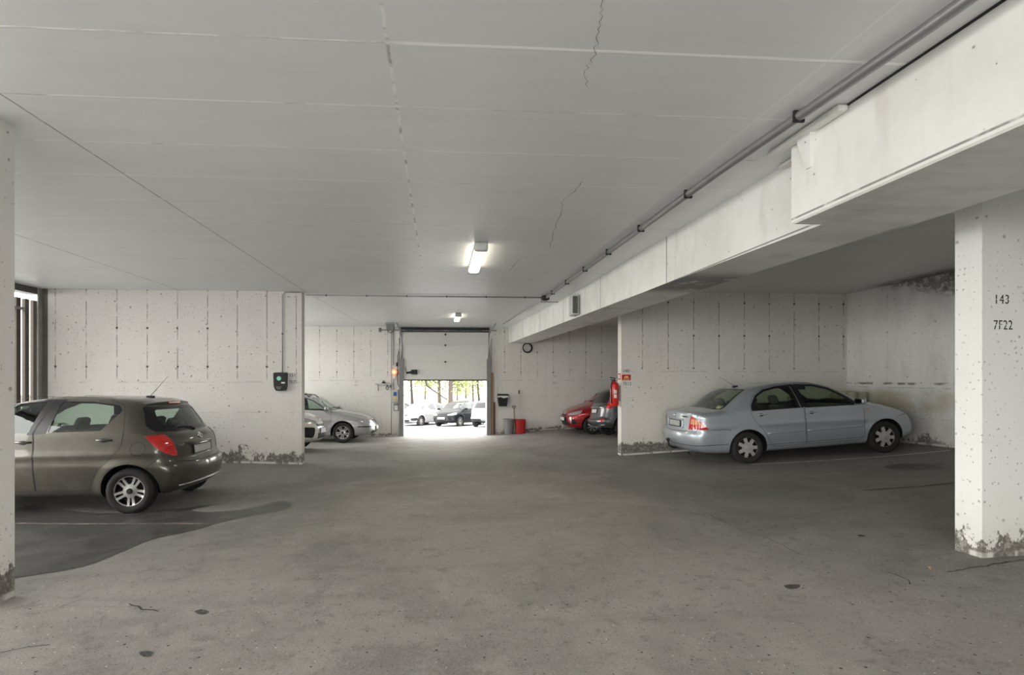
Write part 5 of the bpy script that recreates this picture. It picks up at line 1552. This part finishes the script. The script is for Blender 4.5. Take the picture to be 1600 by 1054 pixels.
# things by the doorway, right side
def at_back(px, py, dy=0.): return on_plane(px, py, 1, YB-dy)
def post(px0, px1, pytop, depth, mat, name, label, lean=0):
    a, b = at_back(px0, pytop, .02), at_back(px1, pytop, .02); x0, x1 = a.x, b.x
    r = empty(name, ((x0+x1)/2, YB-.03-depth/2, fz(x0, YB-.1)), label=label, cat='timber')
    m = MB(); h = a.z-r.location.z; m.box((-(x1-x0)/2, -depth/2, 0.0), ((x1-x0)/2, depth/2, h), .005, 1); m.build('board', mat, r)
post(766.6, 770.4, 582, .08, WOOD, 'timber_plank', 'tall reddish wooden plank standing against the wall right of the door')
post(771.2, 773.5, 628, .06, WOODD, 'timber_plank', 'shorter dark plank standing behind the reddish one right of the door')
a = at_back(774.6, 632, .02)
r = empty('white_board_strip', (a.x, YB-.02, a.z), label='narrow white strip fixed on the wall beside the black bin', cat='strip')
m = MB(); m.box((-.04, -.015, 0), (.05, .015, at_back(774, 588).z-a.z), .003, 1); m.build('strip', WHITEP, r)
def wall_bin():
    p = at_back(785, 634); r = empty('wall_bin', (p.x, YB, p.z), label='black bin with a lid and pale liner hung on the wall', cat='bin')
    k = p.y*.998/F
    m = MB(); m.prism([(-.19, .34), (.17, .34), (.13, 0), (-.14, 0)], lambda u, v: (u, -.24-.05*v/.34, v), lambda u, v: (u, -.002, v)); m.build('bin_body', DARK, r)
    m = MB(); m.prism(rpoly([(-.20, .45), (.19, .45), (.20, .39), (-.20, .39)], .02), lambda u, v: (u, -.31, v), lambda u, v: (u, -.002, v)); m.build('bin_lid', DARK, r)
    m = MB(); m.prism([(-.20, .385), (.18, .395), (.17, .33), (.0, .30), (-.10, .345), (-.19, .32)], lambda u, v: (u, -.30, v), lambda u, v: (u, -.28, v)); m.build('bin_liner', WHITEP, r)
wall_bin()
def bucket(px, pyt, pyb, wpx, name, mat, label, handle_m, ribs=True):
    g = floor_hit(px, pyb); x, y = g; y = min(y, YB-.28); d = y*CT+x*ST; x = pix_dir(px, 600)[0]*y/pix_dir(px, 600)[1]
    r = empty(name, (x, y, fz(x, y)), label=label, cat='bucket')
    h = (pyb-pyt)*d/F; R1 = wpx*d/F/2; R0 = R1*.78
    m = MB(); prof = [(0, 0), (R0, 0), (R0+.01, .02), (R1-.01, h*.93), (R1, h*.94), (R1+.008, h), (R1-.012, h), (R1-.018, h*.93), (R0-.01, .03), (0, .03)]
    m.lathe([(a, b) for a, b in prof], 40, Matrix.Rotation(math.pi/2, 4, 'X'))
    if ribs:
        for v in m.bm.verts:
            rr = math.hypot(v.co.x, v.co.y)
            if rr > R0*.9 and .03 < v.co.z < h*.93:
                pass
    o = m.build('tub', mat, r, 'auto')
    m = MB(); m.path([(R1*math.cos(a), -.02+R1*.35*0, h-.02-.10*math.sin(a)) if False else (R1*1.02*math.cos(a), R1*1.02*math.sin(a)*-.55-.02, h-.02-.12*math.sin(a)) for a in np.linspace(0, math.pi, 14)], .005, 6)
    m.build('handle', handle_m, r, True)
    return r
def barrel():
    px, pyt, pyb, wpx = 794.8, 656, 679.5, 17.0
    y = YB-.28; k = pix_dir(px, 600); x = k[0]*y/k[1]; d = y*CT+x*ST
    r = empty('plastic_tub', (x, y, fz(x, y)), label='grey ribbed tub standing by the wall left of the red one', cat='tub')
    h = (pyb-pyt)*d/F; R1 = wpx*d/F/2; R0 = R1*.82; m = MB(); seg = 72; rings = []
    for zz, rr in ((0, R0), (.03, R0), (h*.9, R1*.97), (h*.92, R1*1.03), (h, R1*1.03), (h, R1*.95), (.05, R0*.9)):
        rings.append([m.bm.verts.new((q*math.cos(t), q*math.sin(t), zz)) for t in [2*math.pi*k_/seg for k_ in range(seg)] for q in [rr*(1+(.022*math.cos(t*24) if .02 < zz < h*.91 else 0))]])
    for a, b in zip(rings, rings[1:]):
        for k_ in range(seg): m.bm.faces.new((a[k_], a[(k_+1) % seg], b[(k_+1) % seg], b[k_]))
    m.bm.faces.new(rings[0][::-1]); m.bm.faces.new(rings[-1]); m.build('tub', simple('tub_grey', (.22, .225, .23), .5), r, 'auto')
    m = MB(); m.path([(R1*1.05*math.cos(a), R1*1.05*math.sin(a), h-.02) for a in np.linspace(0, 2*math.pi, 40)[:-1]], .010, 6, True); m.build('rim', simple('tub_grey2', (.28, .285, .29), .5), r, True)
barrel()
def red_box():
    px, pyt, pyb = 813.0, 657, 678.5
    y = YB-.40; k = pix_dir(px, 600); x = k[0]*y/k[1]; d = y*CT+x*ST
    r = empty('sand_box', (x, y, fz(x, y)), label='bright red tub standing between the grey tub and the wall foot', cat='tub')
    h = (pyb-pyt)*d/F; w = 15.4*d/F/2
    m = MB(); m.prism(rpoly([(-w*.9, -.15), (w*.9, -.15), (w*.9, .15), (-w*.9, .15)], .07), lambda u, v: (u, v, 0), lambda u, v: (u*1.1, v*1.15, h)); m.build('tub', simple('red_plastic', (.42, .015, .012), .4), r, 'auto')
    m = MB(); q = rpoly([(-w*1.0, -.175), (w*1.0, -.175), (w*1.0, .175), (-w*1.0, .175)], .07, 5); m.path([(a, b, h) for a, b in q], .010, 6, True); m.build('rim', simple('red_plastic', (.5, .02, .012), .4), r, True)
    return r
red_box()
def shovel():
    px = 804.5; y = YB-.10; k = pix_dir(px, 600); x = k[0]*y/k[1]
    zt = at_back(px, 634, .1).z; zb = fz(x, y)+.02
    r = empty('shovel', (x, y, zb), label='wooden handled shovel standing behind the two tubs', cat='shovel')
    H = zt-zb
    m = MB(); m.tube((.0, .0, .30), (-.03, .03, H-.10), .018, .016); m.build('shaft', WOOD, r, True)
    m = MB(); m.path([(-.03, .03, H-.10), (-.085, .03, H-.04), (-.085, .03, H), (.025, .03, H), (.025, .03, H-.04), (-.03, .03, H-.10)], .012, 6); m.build('grip', DARK, r, True)
    m = MB(); m.prism(rpoly([(-.12, .30), (.12, .30), (.11, .03), (0, 0), (-.11, .03)], .03), lambda u, v: (u, -.01, v), lambda u, v: (u, .005, v)); m.build('blade', STEEL, r)
shovel()
def broom():
    px = 811; y = YB-.05; k = pix_dir(px, 600); x = k[0]*y/k[1]
    r = empty('broom_handle', (x, y, fz(x, y)), label='thin white pole with a black grip leaning on the wall above the red tub', cat='broom')
    H = at_back(px, 609).z-r.location.z
    m = MB(); m.tube((0, -.03, 0.02), (0, 0, H-.12), .012); m.build('pole', WHITEP, r)
    m = MB(); m.tube((0, 0, H-.14), (0, .003, H), .02); m.build('grip', DARK, r)
broom()
p = at_back(823.2, 543.2)
r = empty('hose_coil', (p.x, YB-.06, p.z), label='black coil of hose hanging high on the back wall under the beam', cat='hose')
m = MB()
for k in range(4):
    R_ = .155+.008*k; m.path([(R_*math.cos(a)+.006*k, -.02+.03*(k % 2), R_*math.sin(a)) for a in np.linspace(0, 2*math.pi, 33)[:-1]], .016, 6, True)
m.build('coil', DARK, r, True)
m = MB(); m.tube((0, .06, .17), (0, -.05, .18), .01); m.build('hook', STEEL, r)

# things by the doorway, left side
p = at_back(616.5, 581)
r = empty('warning_light', (p.x, YB, p.z), label='glowing orange round warning light on the wall left of the door', cat='warning light')
m = MB(); m.tube((0, 0, 0), (0, -.05, 0), .10, .10, 20); m.build('lamp_base', DARK, r)
t = NT('glowing_orange'); GO = t.bsdf((1, .25, .08), .3, emis=(1, .22, .06), es=1.8)
m = MB(); m.lathe([(.10, -.05), (.098, -.10), (.07, -.15), (0, -.17)], 24); o = m.build('lens', GO, r, True)
t = NT('glowing_orange_centre'); GO2 = t.bsdf((1, .6, .4), .3, emis=(1, .62, .40), es=2.5)
m = MB(); m.lathe([(.05, -.163), (.03, -.172), (0, -.175)], 16); m.build('bulb', GO2, r, True)
m = MB(); m.box((-.05, -.06, -.24), (.05, 0, -.12), .01, 1); m.build('lamp_box', WHITEP, r)
p = at_back(617.5, 618)
r = empty('door_controller', (p.x, YB, p.z), label='grey control box with blue and yellow buttons beside the door', cat='control box')
m = MB(); m.box((-.13, -.13, -.22), (.12, -.002, .22), .015, 2); m.build('box_body', BOXG, r)
m = MB(); m.box((-.045, -.145, .0), (.06, -.13, .14), .005, 1); m.build('blue_panel', simple('panel_blue', (.02, .07, .40), .4), r)
m = MB(); m.tube((0, -.13, -.09), (0, -.16, -.09), .05, .045, 16); m.build('yellow_button', simple('button_yellow', (.85, .60, .03), .4), r)
m = MB(); m.box((.14, -.10, -.2), (.24, -.002, .24), .01, 1); m.build('side_box', GREYP, r)
p = at_back(619, 635.5)
r = empty('notice_frame', (p.x, YB, p.z), label='small grey framed notice on the wall under the control box', cat='notice')
m = MB(); m.box((-.09, -.03, -.14), (.09, -.002, .14), .006, 1); m.build('frame', GREYP, r)
m = MB(); m.box((-.06, -.035, -.11), (.06, -.03, .05), 0); m.build('sheet', WHITEP, r)
def cable(pp, r_, label, name='cable', dy=.03, mat=None):
    pts = [at_back(a, b, dy) for a, b in pp]; o = pts[0]
    e = empty(name, o, label=label, cat='cable'); m = MB(); m.path([q-o for q in pts], r_, 6); m.build('run', mat or GREYP, e, True)
cable([(614.6, 501), (614.6, 570)], .012, 'thin grey cable from the ceiling box down to the orange warning light')
cable([(614.8, 592), (614.8, 610)], .012, 'short grey cable between the warning light and the control box')
cable([(611.5, 512), (611.5, 679)], .010, 'thin conduit on the wall reaching from the ceiling to the floor left of the door')
cable([(625, 506), (625, 535), (621.5, 556), (621.5, 600), (626, 607)], .014, 'cable looping beside the door track on the left', dy=.08, mat=DARK)
cable([(620.5, 566), (620.5, 572)], .04, 'small black switch hanging on a cable beside the warning light', 'pull_switch', .06, DARK)
cable([(628, 617), (634, 618), (637, 612)], .014, 'black cable stub leading from the control box to the door post', 'cable', .12, DARK)
p = on_plane(610, 490.5, 1, 16.6)
r = empty('door_operator', (p.x, 16.6, ceil_z(16.6)), label='small grey operator box with a loop of cable on the ceiling left of the door', cat='operator')
m = MB(); m.box((-.13, -.1, -.24), (.13, .1, -.06), .02, 2); m.build('operator_body', GREYP, r)
m = MB(); m.box((-.17, -.04, -.07), (.16, .04, -.001), .005, 1); m.build('mounting_bar', STEEL, r)
m = MB(); m.path([(-.09, 0, -.24), (-.08, 0, -.30), (0, 0, -.34), (.07, 0, -.30), (.09, 0, -.24)], .012, 6); m.build('cable_loop', DARK, r, True)
# shelf bar with hooks
p = at_back(600, 600.5)
r = empty('tool_rail', (p.x, YB, p.z), label='grey tool rail with hanging tools on the wall left of the door', cat='tool rail')
m = MB(); m.box((-.30, -.08, -.015), (.27, -.005, .045), .004, 1); m.build('rail', BOXG, r)
for dx, l in ((-.20, .24), (.24, .12)):
    m = MB(); m.tube((dx, -.06, -.01), (dx, -.06, -l), .012); m.build('hook', DARK, r)
m = MB(); m.path([(.12, -.06, -.02), (.07, -.06, -.14), (.12, -.06, -.20), (.17, -.06, -.12), (.13, -.06, -.02)], .014, 6); m.build('hanging_tool', DARK, r, True)
m = MB(); m.box((-.07, -.08, .045), (.05, -.02, .10), .01, 1); m.tube((-.01, -.05, .10), (-.01, -.05, .14), .02); m.build('clamp', DARK, r)

# kerb ledge on the side wall behind the sedan
p = on_plane(1322, 629, 1, 10.5)
r = empty('concrete_ledge', (XR, 10.62, fz(XR, 10.6)), label='low concrete block in the corner behind the light blue sedan', cat='concrete block')
zz = CAMZ-.30-fz(XR, 10.6)
m = MB(); m.box((-.42, -.30, -.05), (-.003, .31, zz), .02, 1); m.build('block', M_SIDE, r)

# ------------------------------------------------------------------ slatted screen on the left side
XS = -7.78
SLAT = simple('slat_brown', (.10, .085, .07), .7)
scr = empty('slatted_screen', (XS, 8.5, 0), label='screen of dark upright slats open to daylight at the far left', cat='screen')
ysl = []
for px0, px1 in ((22.5, 31), (36, 44.5), (49.5, 58)):
    ysl.append((on_plane(px0, 500, 0, XS).y, on_plane(px1, 500, 0, XS).y))
st = ysl[1][0]-ysl[0][0]; wd = .8*(ysl[1][1]-ysl[1][0])
y = ysl[2][0]
k = 0
while y > 7.3:
    m = MB(); m.box((-.035, y-8.5, fz(XL, y)-.1), (.035, y-8.5+wd, CAMZ+1.50), .004, 1); m.build('slat', SLAT, scr); y -= st; k += 1
m = MB(); m.box((-.05, 7.2-8.5, CAMZ+1.28), (.045, 9.75-8.5, CAMZ+1.33), .005, 1); m.build('cross_rail', STEEL, scr)
m = MB(); m.box((-.05, 7.2-8.5, fz(XL, 7)+.05), (.045, 9.75-8.5, fz(XL, 7)+.12), .005, 1); m.build('cross_rail', STEEL, scr)
m = MB(); m.box((XL-.25, 3.6, CAMZ+1.60), (XL-.02, 9.95, CAMZ+1.76), .004, 1); m.build('beam_left_edge', simple('dark_steel_edge', (.10, .10, .10), .5), None, False, 'structure')
m = MB(); ya, yb2, yc = [on_plane(q, 500, 0, XL).y for q in (60., 69., 76.)]; m.box((XL-.03, ya, -.2), (XL, yb2, CAMZ+1.72), .004, 1); m.build('trim_1', simple('post_paint', (.42, .41, .39), .6), None, False, 'structure')
m = MB(); m.box((XL-.05, yb2, -.2), (XL-.01, yc+.02, CAMZ+1.72), .004, 1); m.box((XL-.05, 9.96, -.2), (-7.48, 10.10, CAMZ+1.72), 0, 1); m.build('trim_2', simple('post_brown', (.16, .15, .135), .7), None, False, 'structure')  # dark brown strips between the pale post and the wall end

def leaf(px, py, s, c, label):
    x, y = floor_hit(px, py); r = empty('fallen_leaf', (x, y, fz(x, y)+.004), rz=px*.7, label=label, cat='leaf')
    m = MB(); P = [(s*math.cos(a)*(1 if abs(math.cos(a)) < .95 else 1.25), s*.55*math.sin(a)) for a in np.linspace(0, 2*math.pi, 13)[:-1]]
    vs = [m.bm.verts.new((a, b, .004+.012*abs(b)/s)) for a, b in P]; c0 = m.bm.verts.new((0, 0, .002))
    for k in range(12): m.bm.faces.new((c0, vs[k], vs[(k+1) % 12]))
    m.tube((s, 0, .004), (s*1.7, .01, .003), .0015, seg=5); m.build('blade', c, r)
leaf(1451, 888, .022, simple('leaf_orange', (.55, .36, .18), .7), 'small tan dry leaf on the floor by the right pillar foot')
leaf(1346, 838, .025, simple('leaf_dark', (.03, .025, .02), .7), 'small dark leaf on the floor between the pillar and the blue sedan')
# ------------------------------------------------------------------ cars in the garage
P_BR = paint('bronze_grey_paint', (.072, .066, .053)); P_BL = paint('ice_blue_paint', (.37, .41, .45)); P_SI = paint('silver_paint', (.38, .385, .39))
P_WH = paint('white_paint', (.68, .67, .64), 0, .4); P_RD = paint('red_paint', (.34, .008, .014), .35, .3); P_GR = paint('graphite_paint', (.07, .075, .085))
COV = dict(mats(P_BL)); 
mB = mats(P_BR); 
make_car('hatchback_car', YARIS, mB, (-5.335, 7.42, math.pi), 'bronze grey hatchback parked by the left pillar, rear and red tail lamp showing')
mC = mats(P_BL, GLASSD, PLATE, COVER); mC['hubcap'] = COVER
sed = make_car('sedan_car', COROLLA, mC, (7.09, 9.68, math.radians(-3.2)), 'light blue four-door sedan with tow hook in the right-hand bay')
# parcel shelf and the pale hat lying on it
m = MB(); m.box((-1.60, -.56, .945), (-1.12, .56, .962), .004, 1); m.build('parcel_shelf', SEAT, sed['root'])
bpy.context.view_layer.update()
hm = sed['root'].matrix_world @ Vector((-1.40, -.28, .979))
hr = empty('cloth_hat', hm, label='pale cream cloth hat lying behind the rear window of the light blue sedan', cat='hat')
HAT = simple('hat_cloth', (.66, .66, .52), .9)
m = MB(); m.lathe([(0, .10), (.06, .098), (.085, .08), (.095, .03), (.10, .012), (.16, .004), (.165, 0), (.10, .0), (0, .0)], 28, Matrix.Rotation(math.pi/2, 4, 'X'))
for v in m.bm.verts: v.co.z += .012*math.sin(v.co.x*40+v.co.y*25)*(v.co.length > .1)+.006
m.build('crown', HAT, hr, True)
make_car('estate_car', ESTATE, mats(P_SI, None, PLATEW), (-4.38, 16.25, 0), 'silver estate car by the back wall, nose and front wheel showing')
make_car('van_car', VAN, mats(P_WH, None, PLATEW), (-4.98, 12.55, 0), 'white van nose showing past the end of the left wall')
make_car('hatchback_car', RED, mats(P_RD, GLASSD, PLATEW), (6.30, 17.02, math.pi), 'red hatchback facing the lane at the back right')
make_car('suv_car', SUV, mats(P_GR, GLASSD, PLATEW), (6.72, 14.98, 0), 'dark grey off-roader with chrome trim, rear showing beside the red hatchback')

# ------------------------------------------------------------------ outside the door
def out_z(x, y): return -.34 - .067*(y-18.3) if y < 33 else -1.325-.01*(y-33)
def outside():
    t = NT('pale_yard'); P, x, y, z = t.pos(); n = t.noise(P, 1.2, 5, .6)
    m_ = t.bsdf(t.mix(t.ss(n, .4, .7), (.34, .34, .35), (.26, .26, .27)), .8)
    bm = bmesh.new(); ys = [18.38, 20, 22, 24, 26, 28, 29, 35, 60, 120]; prev = None
    for y in ys:
        k = 1 if y < 60 else 2
        z = out_z(0, y)
        zl = fz(-1.3, 18.38) if y == 18.38 else z; zr = fz(1.7, 18.38) if y == 18.38 else z
        r = [bm.verts.new((-26*k, y, zl)), bm.verts.new((-1.3, y, zl)), bm.verts.new((1.7, y, zr)), bm.verts.new((34*k, y, zr))]
        if prev:
            for a in range(3): bm.faces.new((prev[a], prev[a+1], r[a+1], r[a]))
        prev = r
    from_bm('ground_outside', bm, m_, None, True, 'structure')
    bm = bmesh.new()
    vs = [bm.verts.new(v) for v in ((-40, -30, -.5), (XL-.5, -30, -.5), (XL-.5, 18, -.5), (-40, 18, -.5))]; bm.faces.new(vs)
    from_bm('ground_outside_left', bm, m_, None, False, 'structure')
    bm = bmesh.new()
    vs = [bm.verts.new(v) for v in ((XL-.5, -30, .2), (20, -30, .2), (20, YF-.3, .2), (XL-.5, YF-.3, .2))]; bm.faces.new(vs)
    from_bm('ground_outside_behind', bm, m_, None, False, 'structure')
outside()
def lite(P, **k):
    q = dict(P); q.update(q=.62, interior=True); q.update(k); return q
oz = lambda x, y: out_z(x, y)
def oat(px, d): k = pix_dir(px, 600); return k[0]*d, k[1]*d
def front_extra(c): generic_front_extra(c)
OF = lite(COROLLA, extra=generic_front_extra); OF['panels'] = [p for p in COROLLA['panels'] if p['name'] in ('side_window', 'windshield')] + [
   dict(name='head_lamp', mat='lamp', inset=0, cons=[('F', [(.90, .80), (.46, .70), (.44, .60), (.90, .66)]), ('S', [(1.6, .9), (2.6, .9), (2.6, .5), (1.9, .62)])]),
   dict(name='grille', both=False, mat='dark', inset=.008, cons=[('F', rpoly([(-.38, .68), (.38, .68), (.34, .60), (-.34, .60)], .02))]),
   dict(name='lower_grille', both=False, mat='dark', inset=.01, cons=[('F', rpoly([(-.5, .38), (.5, .38), (.44, .27), (-.44, .27)], .02))]),
   dict(name='fog_lamp_recess', mat='dark', inset=.01, cons=[('F', rpoly([(.55, .46), (.82, .50), (.80, .34), (.60, .32)], .03))])]
HF = lite(RED, extra=generic_front_extra)
HR = lite(SUV, extra=generic_rear_extra)
P_OW = paint('pale_silver_paint', (.30, .305, .315), .2); P_OB = simple('black_blue_paint', (.006, .007, .010), .4, spec=.2); P_ON = simple('navy_paint', (.010, .013, .03), .4, spec=.2); P_OS = paint('silver_blue_paint', (.22, .24, .29), .3)
def place(px, d): x, y = oat(px, d); return x, y
YW = math.radians(-125)
make_car('sedan_car', OF, mats(P_OW, None, PLATEW), (-.95, 31.3, YW, oz), 'white low sedan outside facing the door, nose turned left')
make_car('hatchback_car', HF, mats(P_OB, None, PLATEW), (1.25, 29.9, YW, oz), 'black hatchback parked outside, front and side showing through the door')
make_car('suv_car', HR, mats(P_OS, None, PLATEW), (3.35, 28.4, math.radians(60), oz), 'silver blue car outside at the right edge of the doorway, rear showing')
make_car('sedan_car', lite(COROLLA, extra=generic_front_extra, panels=OF['panels']), mats(P_ON, None, PLATEW), (-3.25, 32.9, YW, oz), 'dark blue car outside at the left edge of the doorway')
sd = bpy.data.lights.new('sun', 'SUN'); sd.energy = SUN; sd.angle = .01; sd.color = (1, .96, .9)
so = bpy.data.objects.new('sun', sd); so.rotation_euler = (math.radians(-8), math.radians(28), 0); link(so)
# trees
BARK = simple('pale_bark', (.10, .08, .07), .9); BARKD = simple('dark_bark', (.035, .028, .026), .9)
def leaf_mat():
    t = NT('spring_leaves'); oi = t.node('ShaderNodeTexCoord'); n = t.noise(oi.outputs['Object'], 1.1, 3)
    c = t.mix(t.ss(n, .35, .65), (.22, .26, .09), (.33, .35, .17))
    d = t.node('ShaderNodeBsdfDiffuse'); t.l.new(c, d.inputs[0]); tr = t.node('ShaderNodeBsdfTranslucent'); t.l.new(c, tr.inputs[0])
    mx = t.node('ShaderNodeMixShader'); mx.inputs[0].default_value = .5; t.l.new(d.outputs[0], mx.inputs[1]); t.l.new(tr.outputs[0], mx.inputs[2]); t.l.new(mx.outputs[0], t.out.inputs[0])
    return t.m
LEAF = leaf_mat()
def tree(px, d, r0, H, lean, leaves, label, seed, bark):
    rnd = random.Random(seed); x, y = oat(px, d); z0 = out_z(x, y)-.1
    e = empty('tree', (x, y, z0), label=label, cat='tree', group='trees beyond the yard')
    m = MB(); pts = []
    for k in range(9):
        f = k/8; pts.append(Vector((lean*f*H*.2+rnd.uniform(-.08, .08)*f, rnd.uniform(-.1, .1)*f, f*H)))
    m.path(pts, [r0*(1-.7*k/8) for k in range(9)], 8)
    tips = []
    for b in range(9):
        f = rnd.uniform(.25, .95); p = pts[int(f*8)]; a = rnd.uniform(0, 6.28); L = rnd.uniform(1.2, 2.8)*(1.2-f*.6)
        q = [p]
        for s in range(1, 5): q.append(p+Vector((math.cos(a)*L*s/4, math.sin(a)*L*s/4, L*s/4*rnd.uniform(.1, .7)))+Vector((rnd.uniform(-.12, .12),)*3))
        m.path(q, [r0*.35*(1-.2*s) for s in range(5)], 5); tips += q[2:]
    m.build('trunk', bark, e, True)
    if leaves:
        vs, fs = [], []
        for _ in range(leaves):
            c = rnd.choice(tips)+Vector((rnd.gauss(0, .55), rnd.gauss(0, .55), rnd.gauss(0, .5)))
            s = rnd.uniform(.09, .20); n = Vector((rnd.uniform(-1, 1), rnd.uniform(-1, 1), rnd.uniform(-1, 1))).normalized(); u = n.orthogonal().normalized()*s; v = n.cross(u.normalized())*s*.6
            k = len(vs); vs += [c-u, c+v, c+u, c-v]; fs.append((k, k+1, k+2, k+3))
        o = from_data('foliage', vs, fs, LEAF, e); 
for i, (px, d, r0, H, lean, nl, lb, bk) in enumerate([
    (645, 44, .13, 10, -.25, 1200, 'thin leaning tree beyond the yard, leftmost in the doorway', BARKD),
    (687, 46, .17, 11, -.1, 900, 'slim dark-trunked tree behind the white sedan', BARK),
    (704, 45, .24, 12, .05, 900, 'thickest pale trunk in the middle of the doorway view', BARK),
    (714, 52, .09, 9, .1, 1500, 'thin tree just right of the thickest trunk', BARK),
    (740, 47, .10, 10, -.1, 1600, 'leafy thin tree behind the black hatchback', BARK),
    (750, 43, .11, 10, -.35, 1000, 'dark crooked tree beyond the yard near the right post', BARKD),
    (664, 55, .10, 11, .1, 2200, 'leafy tree far beyond the yard on the left', BARK),
    (728, 58, .12, 12, .0, 2200, 'leafy tree far beyond the yard on the right', BARK),
    (630, 50, .12, 11, .1, 1600, 'tree half hidden by the left door post', BARK),
    (768, 52, .12, 11, .0, 1600, 'tree half hidden by the right door post', BARK)]):
    tree(px, d, r0, H, lean, nl, lb, 20+i, bk)
# the bough that hangs across the doorway view
x, y = oat(690, 38)
e = empty('hanging_bough', (x, y, 0), label='bare drooping bough crossing the doorway view above the white sedan', cat='branch')
def wp(px, py, d=38): k = pix_dir(px, py); return Vector((k[0]*d-x, k[1]*d-y, CAMZ+k[2]*d))
m = MB(); m.path([wp(660, 570), wp(664, 588), wp(667, 602), wp(672, 606), wp(682, 613), wp(692, 620), wp(699, 624)], [.10, .09, .085, .08, .06, .05, .04], 6)
m.path([wp(688, 604), wp(694, 610), wp(702, 615)], [.04, .035, .02], 5)
m.build('bough', BARKD, e, True)
# low bank behind the cars
t = NT('bank_grass'); P, x_, y_, z_ = t.pos(); gm = t.bsdf(t.mix(t.ss(t.noise(P, 1.5, 5), .4, .6), (.22, .24, .13), (.30, .28, .22)), .9)
bm = bmesh.new(); prev = None
for y in (38, 41, 46, 60, 110):
    zz = out_z(0, y)+{38: -.05, 41: .5, 46: .9, 60: 1.0, 110: 1.3}[y]
    r = [bm.verts.new((-60, y, zz)), bm.verts.new((70, y, zz))]
    if prev: bm.faces.new((prev[0], prev[1], r[1], r[0]))
    prev = r
from_bm('ground_bank', bm, gm, None, False, 'structure')

# ------------------------------------------------------------------ light
W = bpy.data.worlds.new('World'); bpy.context.scene.world = W; W.use_nodes = True
bg = W.node_tree.nodes['Background']; bg.inputs[0].default_value = (1.0, .985, .94, 1); bg.inputs[1].default_value = SKY
def portal(loc, rot, sx, sy):
    ld = bpy.data.lights.new('daylight_portal', 'AREA'); ld.shape = 'RECTANGLE'; ld.size = sx; ld.size_y = sy; ld.cycles.is_portal = True
    o = bpy.data.objects.new('daylight_portal', ld); o.location = loc; o.rotation_euler = rot; link(o)
portal((XL-.2, (3.6+YF)/2, 1.8), (0, -math.pi/2, 0), 3.6, 3.6-YF)
portal((XL-.4, 6.8, 1.8), (0, -math.pi/2, 0), 3.6, 6.2)
portal((-2.6, YF-.3, 1.9), (math.pi/2, 0, 0), 10.0, 3.6)
portal((XL-.4, 13.5, 1.8), (0, -math.pi/2, 0), 3.6, 6.8)
portal(((DX0+DX1)/2, YB+.35, .7), (-math.pi/2, 0, 0), 3.0, 2.2)
sc = bpy.context.scene
cam = bpy.data.cameras.new('camera'); co = bpy.data.objects.new('camera', cam); COL.objects.link(co)
co.location = (0, 0, CAMZ); co.rotation_euler = (math.pi/2, 0, -TH)
cam.sensor_width = 36; cam.sensor_fit = 'HORIZONTAL'; cam.lens = F/1600*36
cam.shift_x = (800-PX0)/1600; cam.shift_y = -(527-PY0)/1600; cam.clip_start = .05; cam.clip_end = 500
sc.camera = co
sc.view_settings.view_transform = 'Standard'; sc.view_settings.look = 'None'; sc.view_settings.gamma = 1
sc.view_settings.exposure = EXPO; sc.view_settings.use_curve_mapping = False
sc.cycles.max_bounces = 10; sc.cycles.diffuse_bounces = 6; sc.cycles.transparent_max_bounces = 16
sc.cycles.sample_clamp_indirect = 8
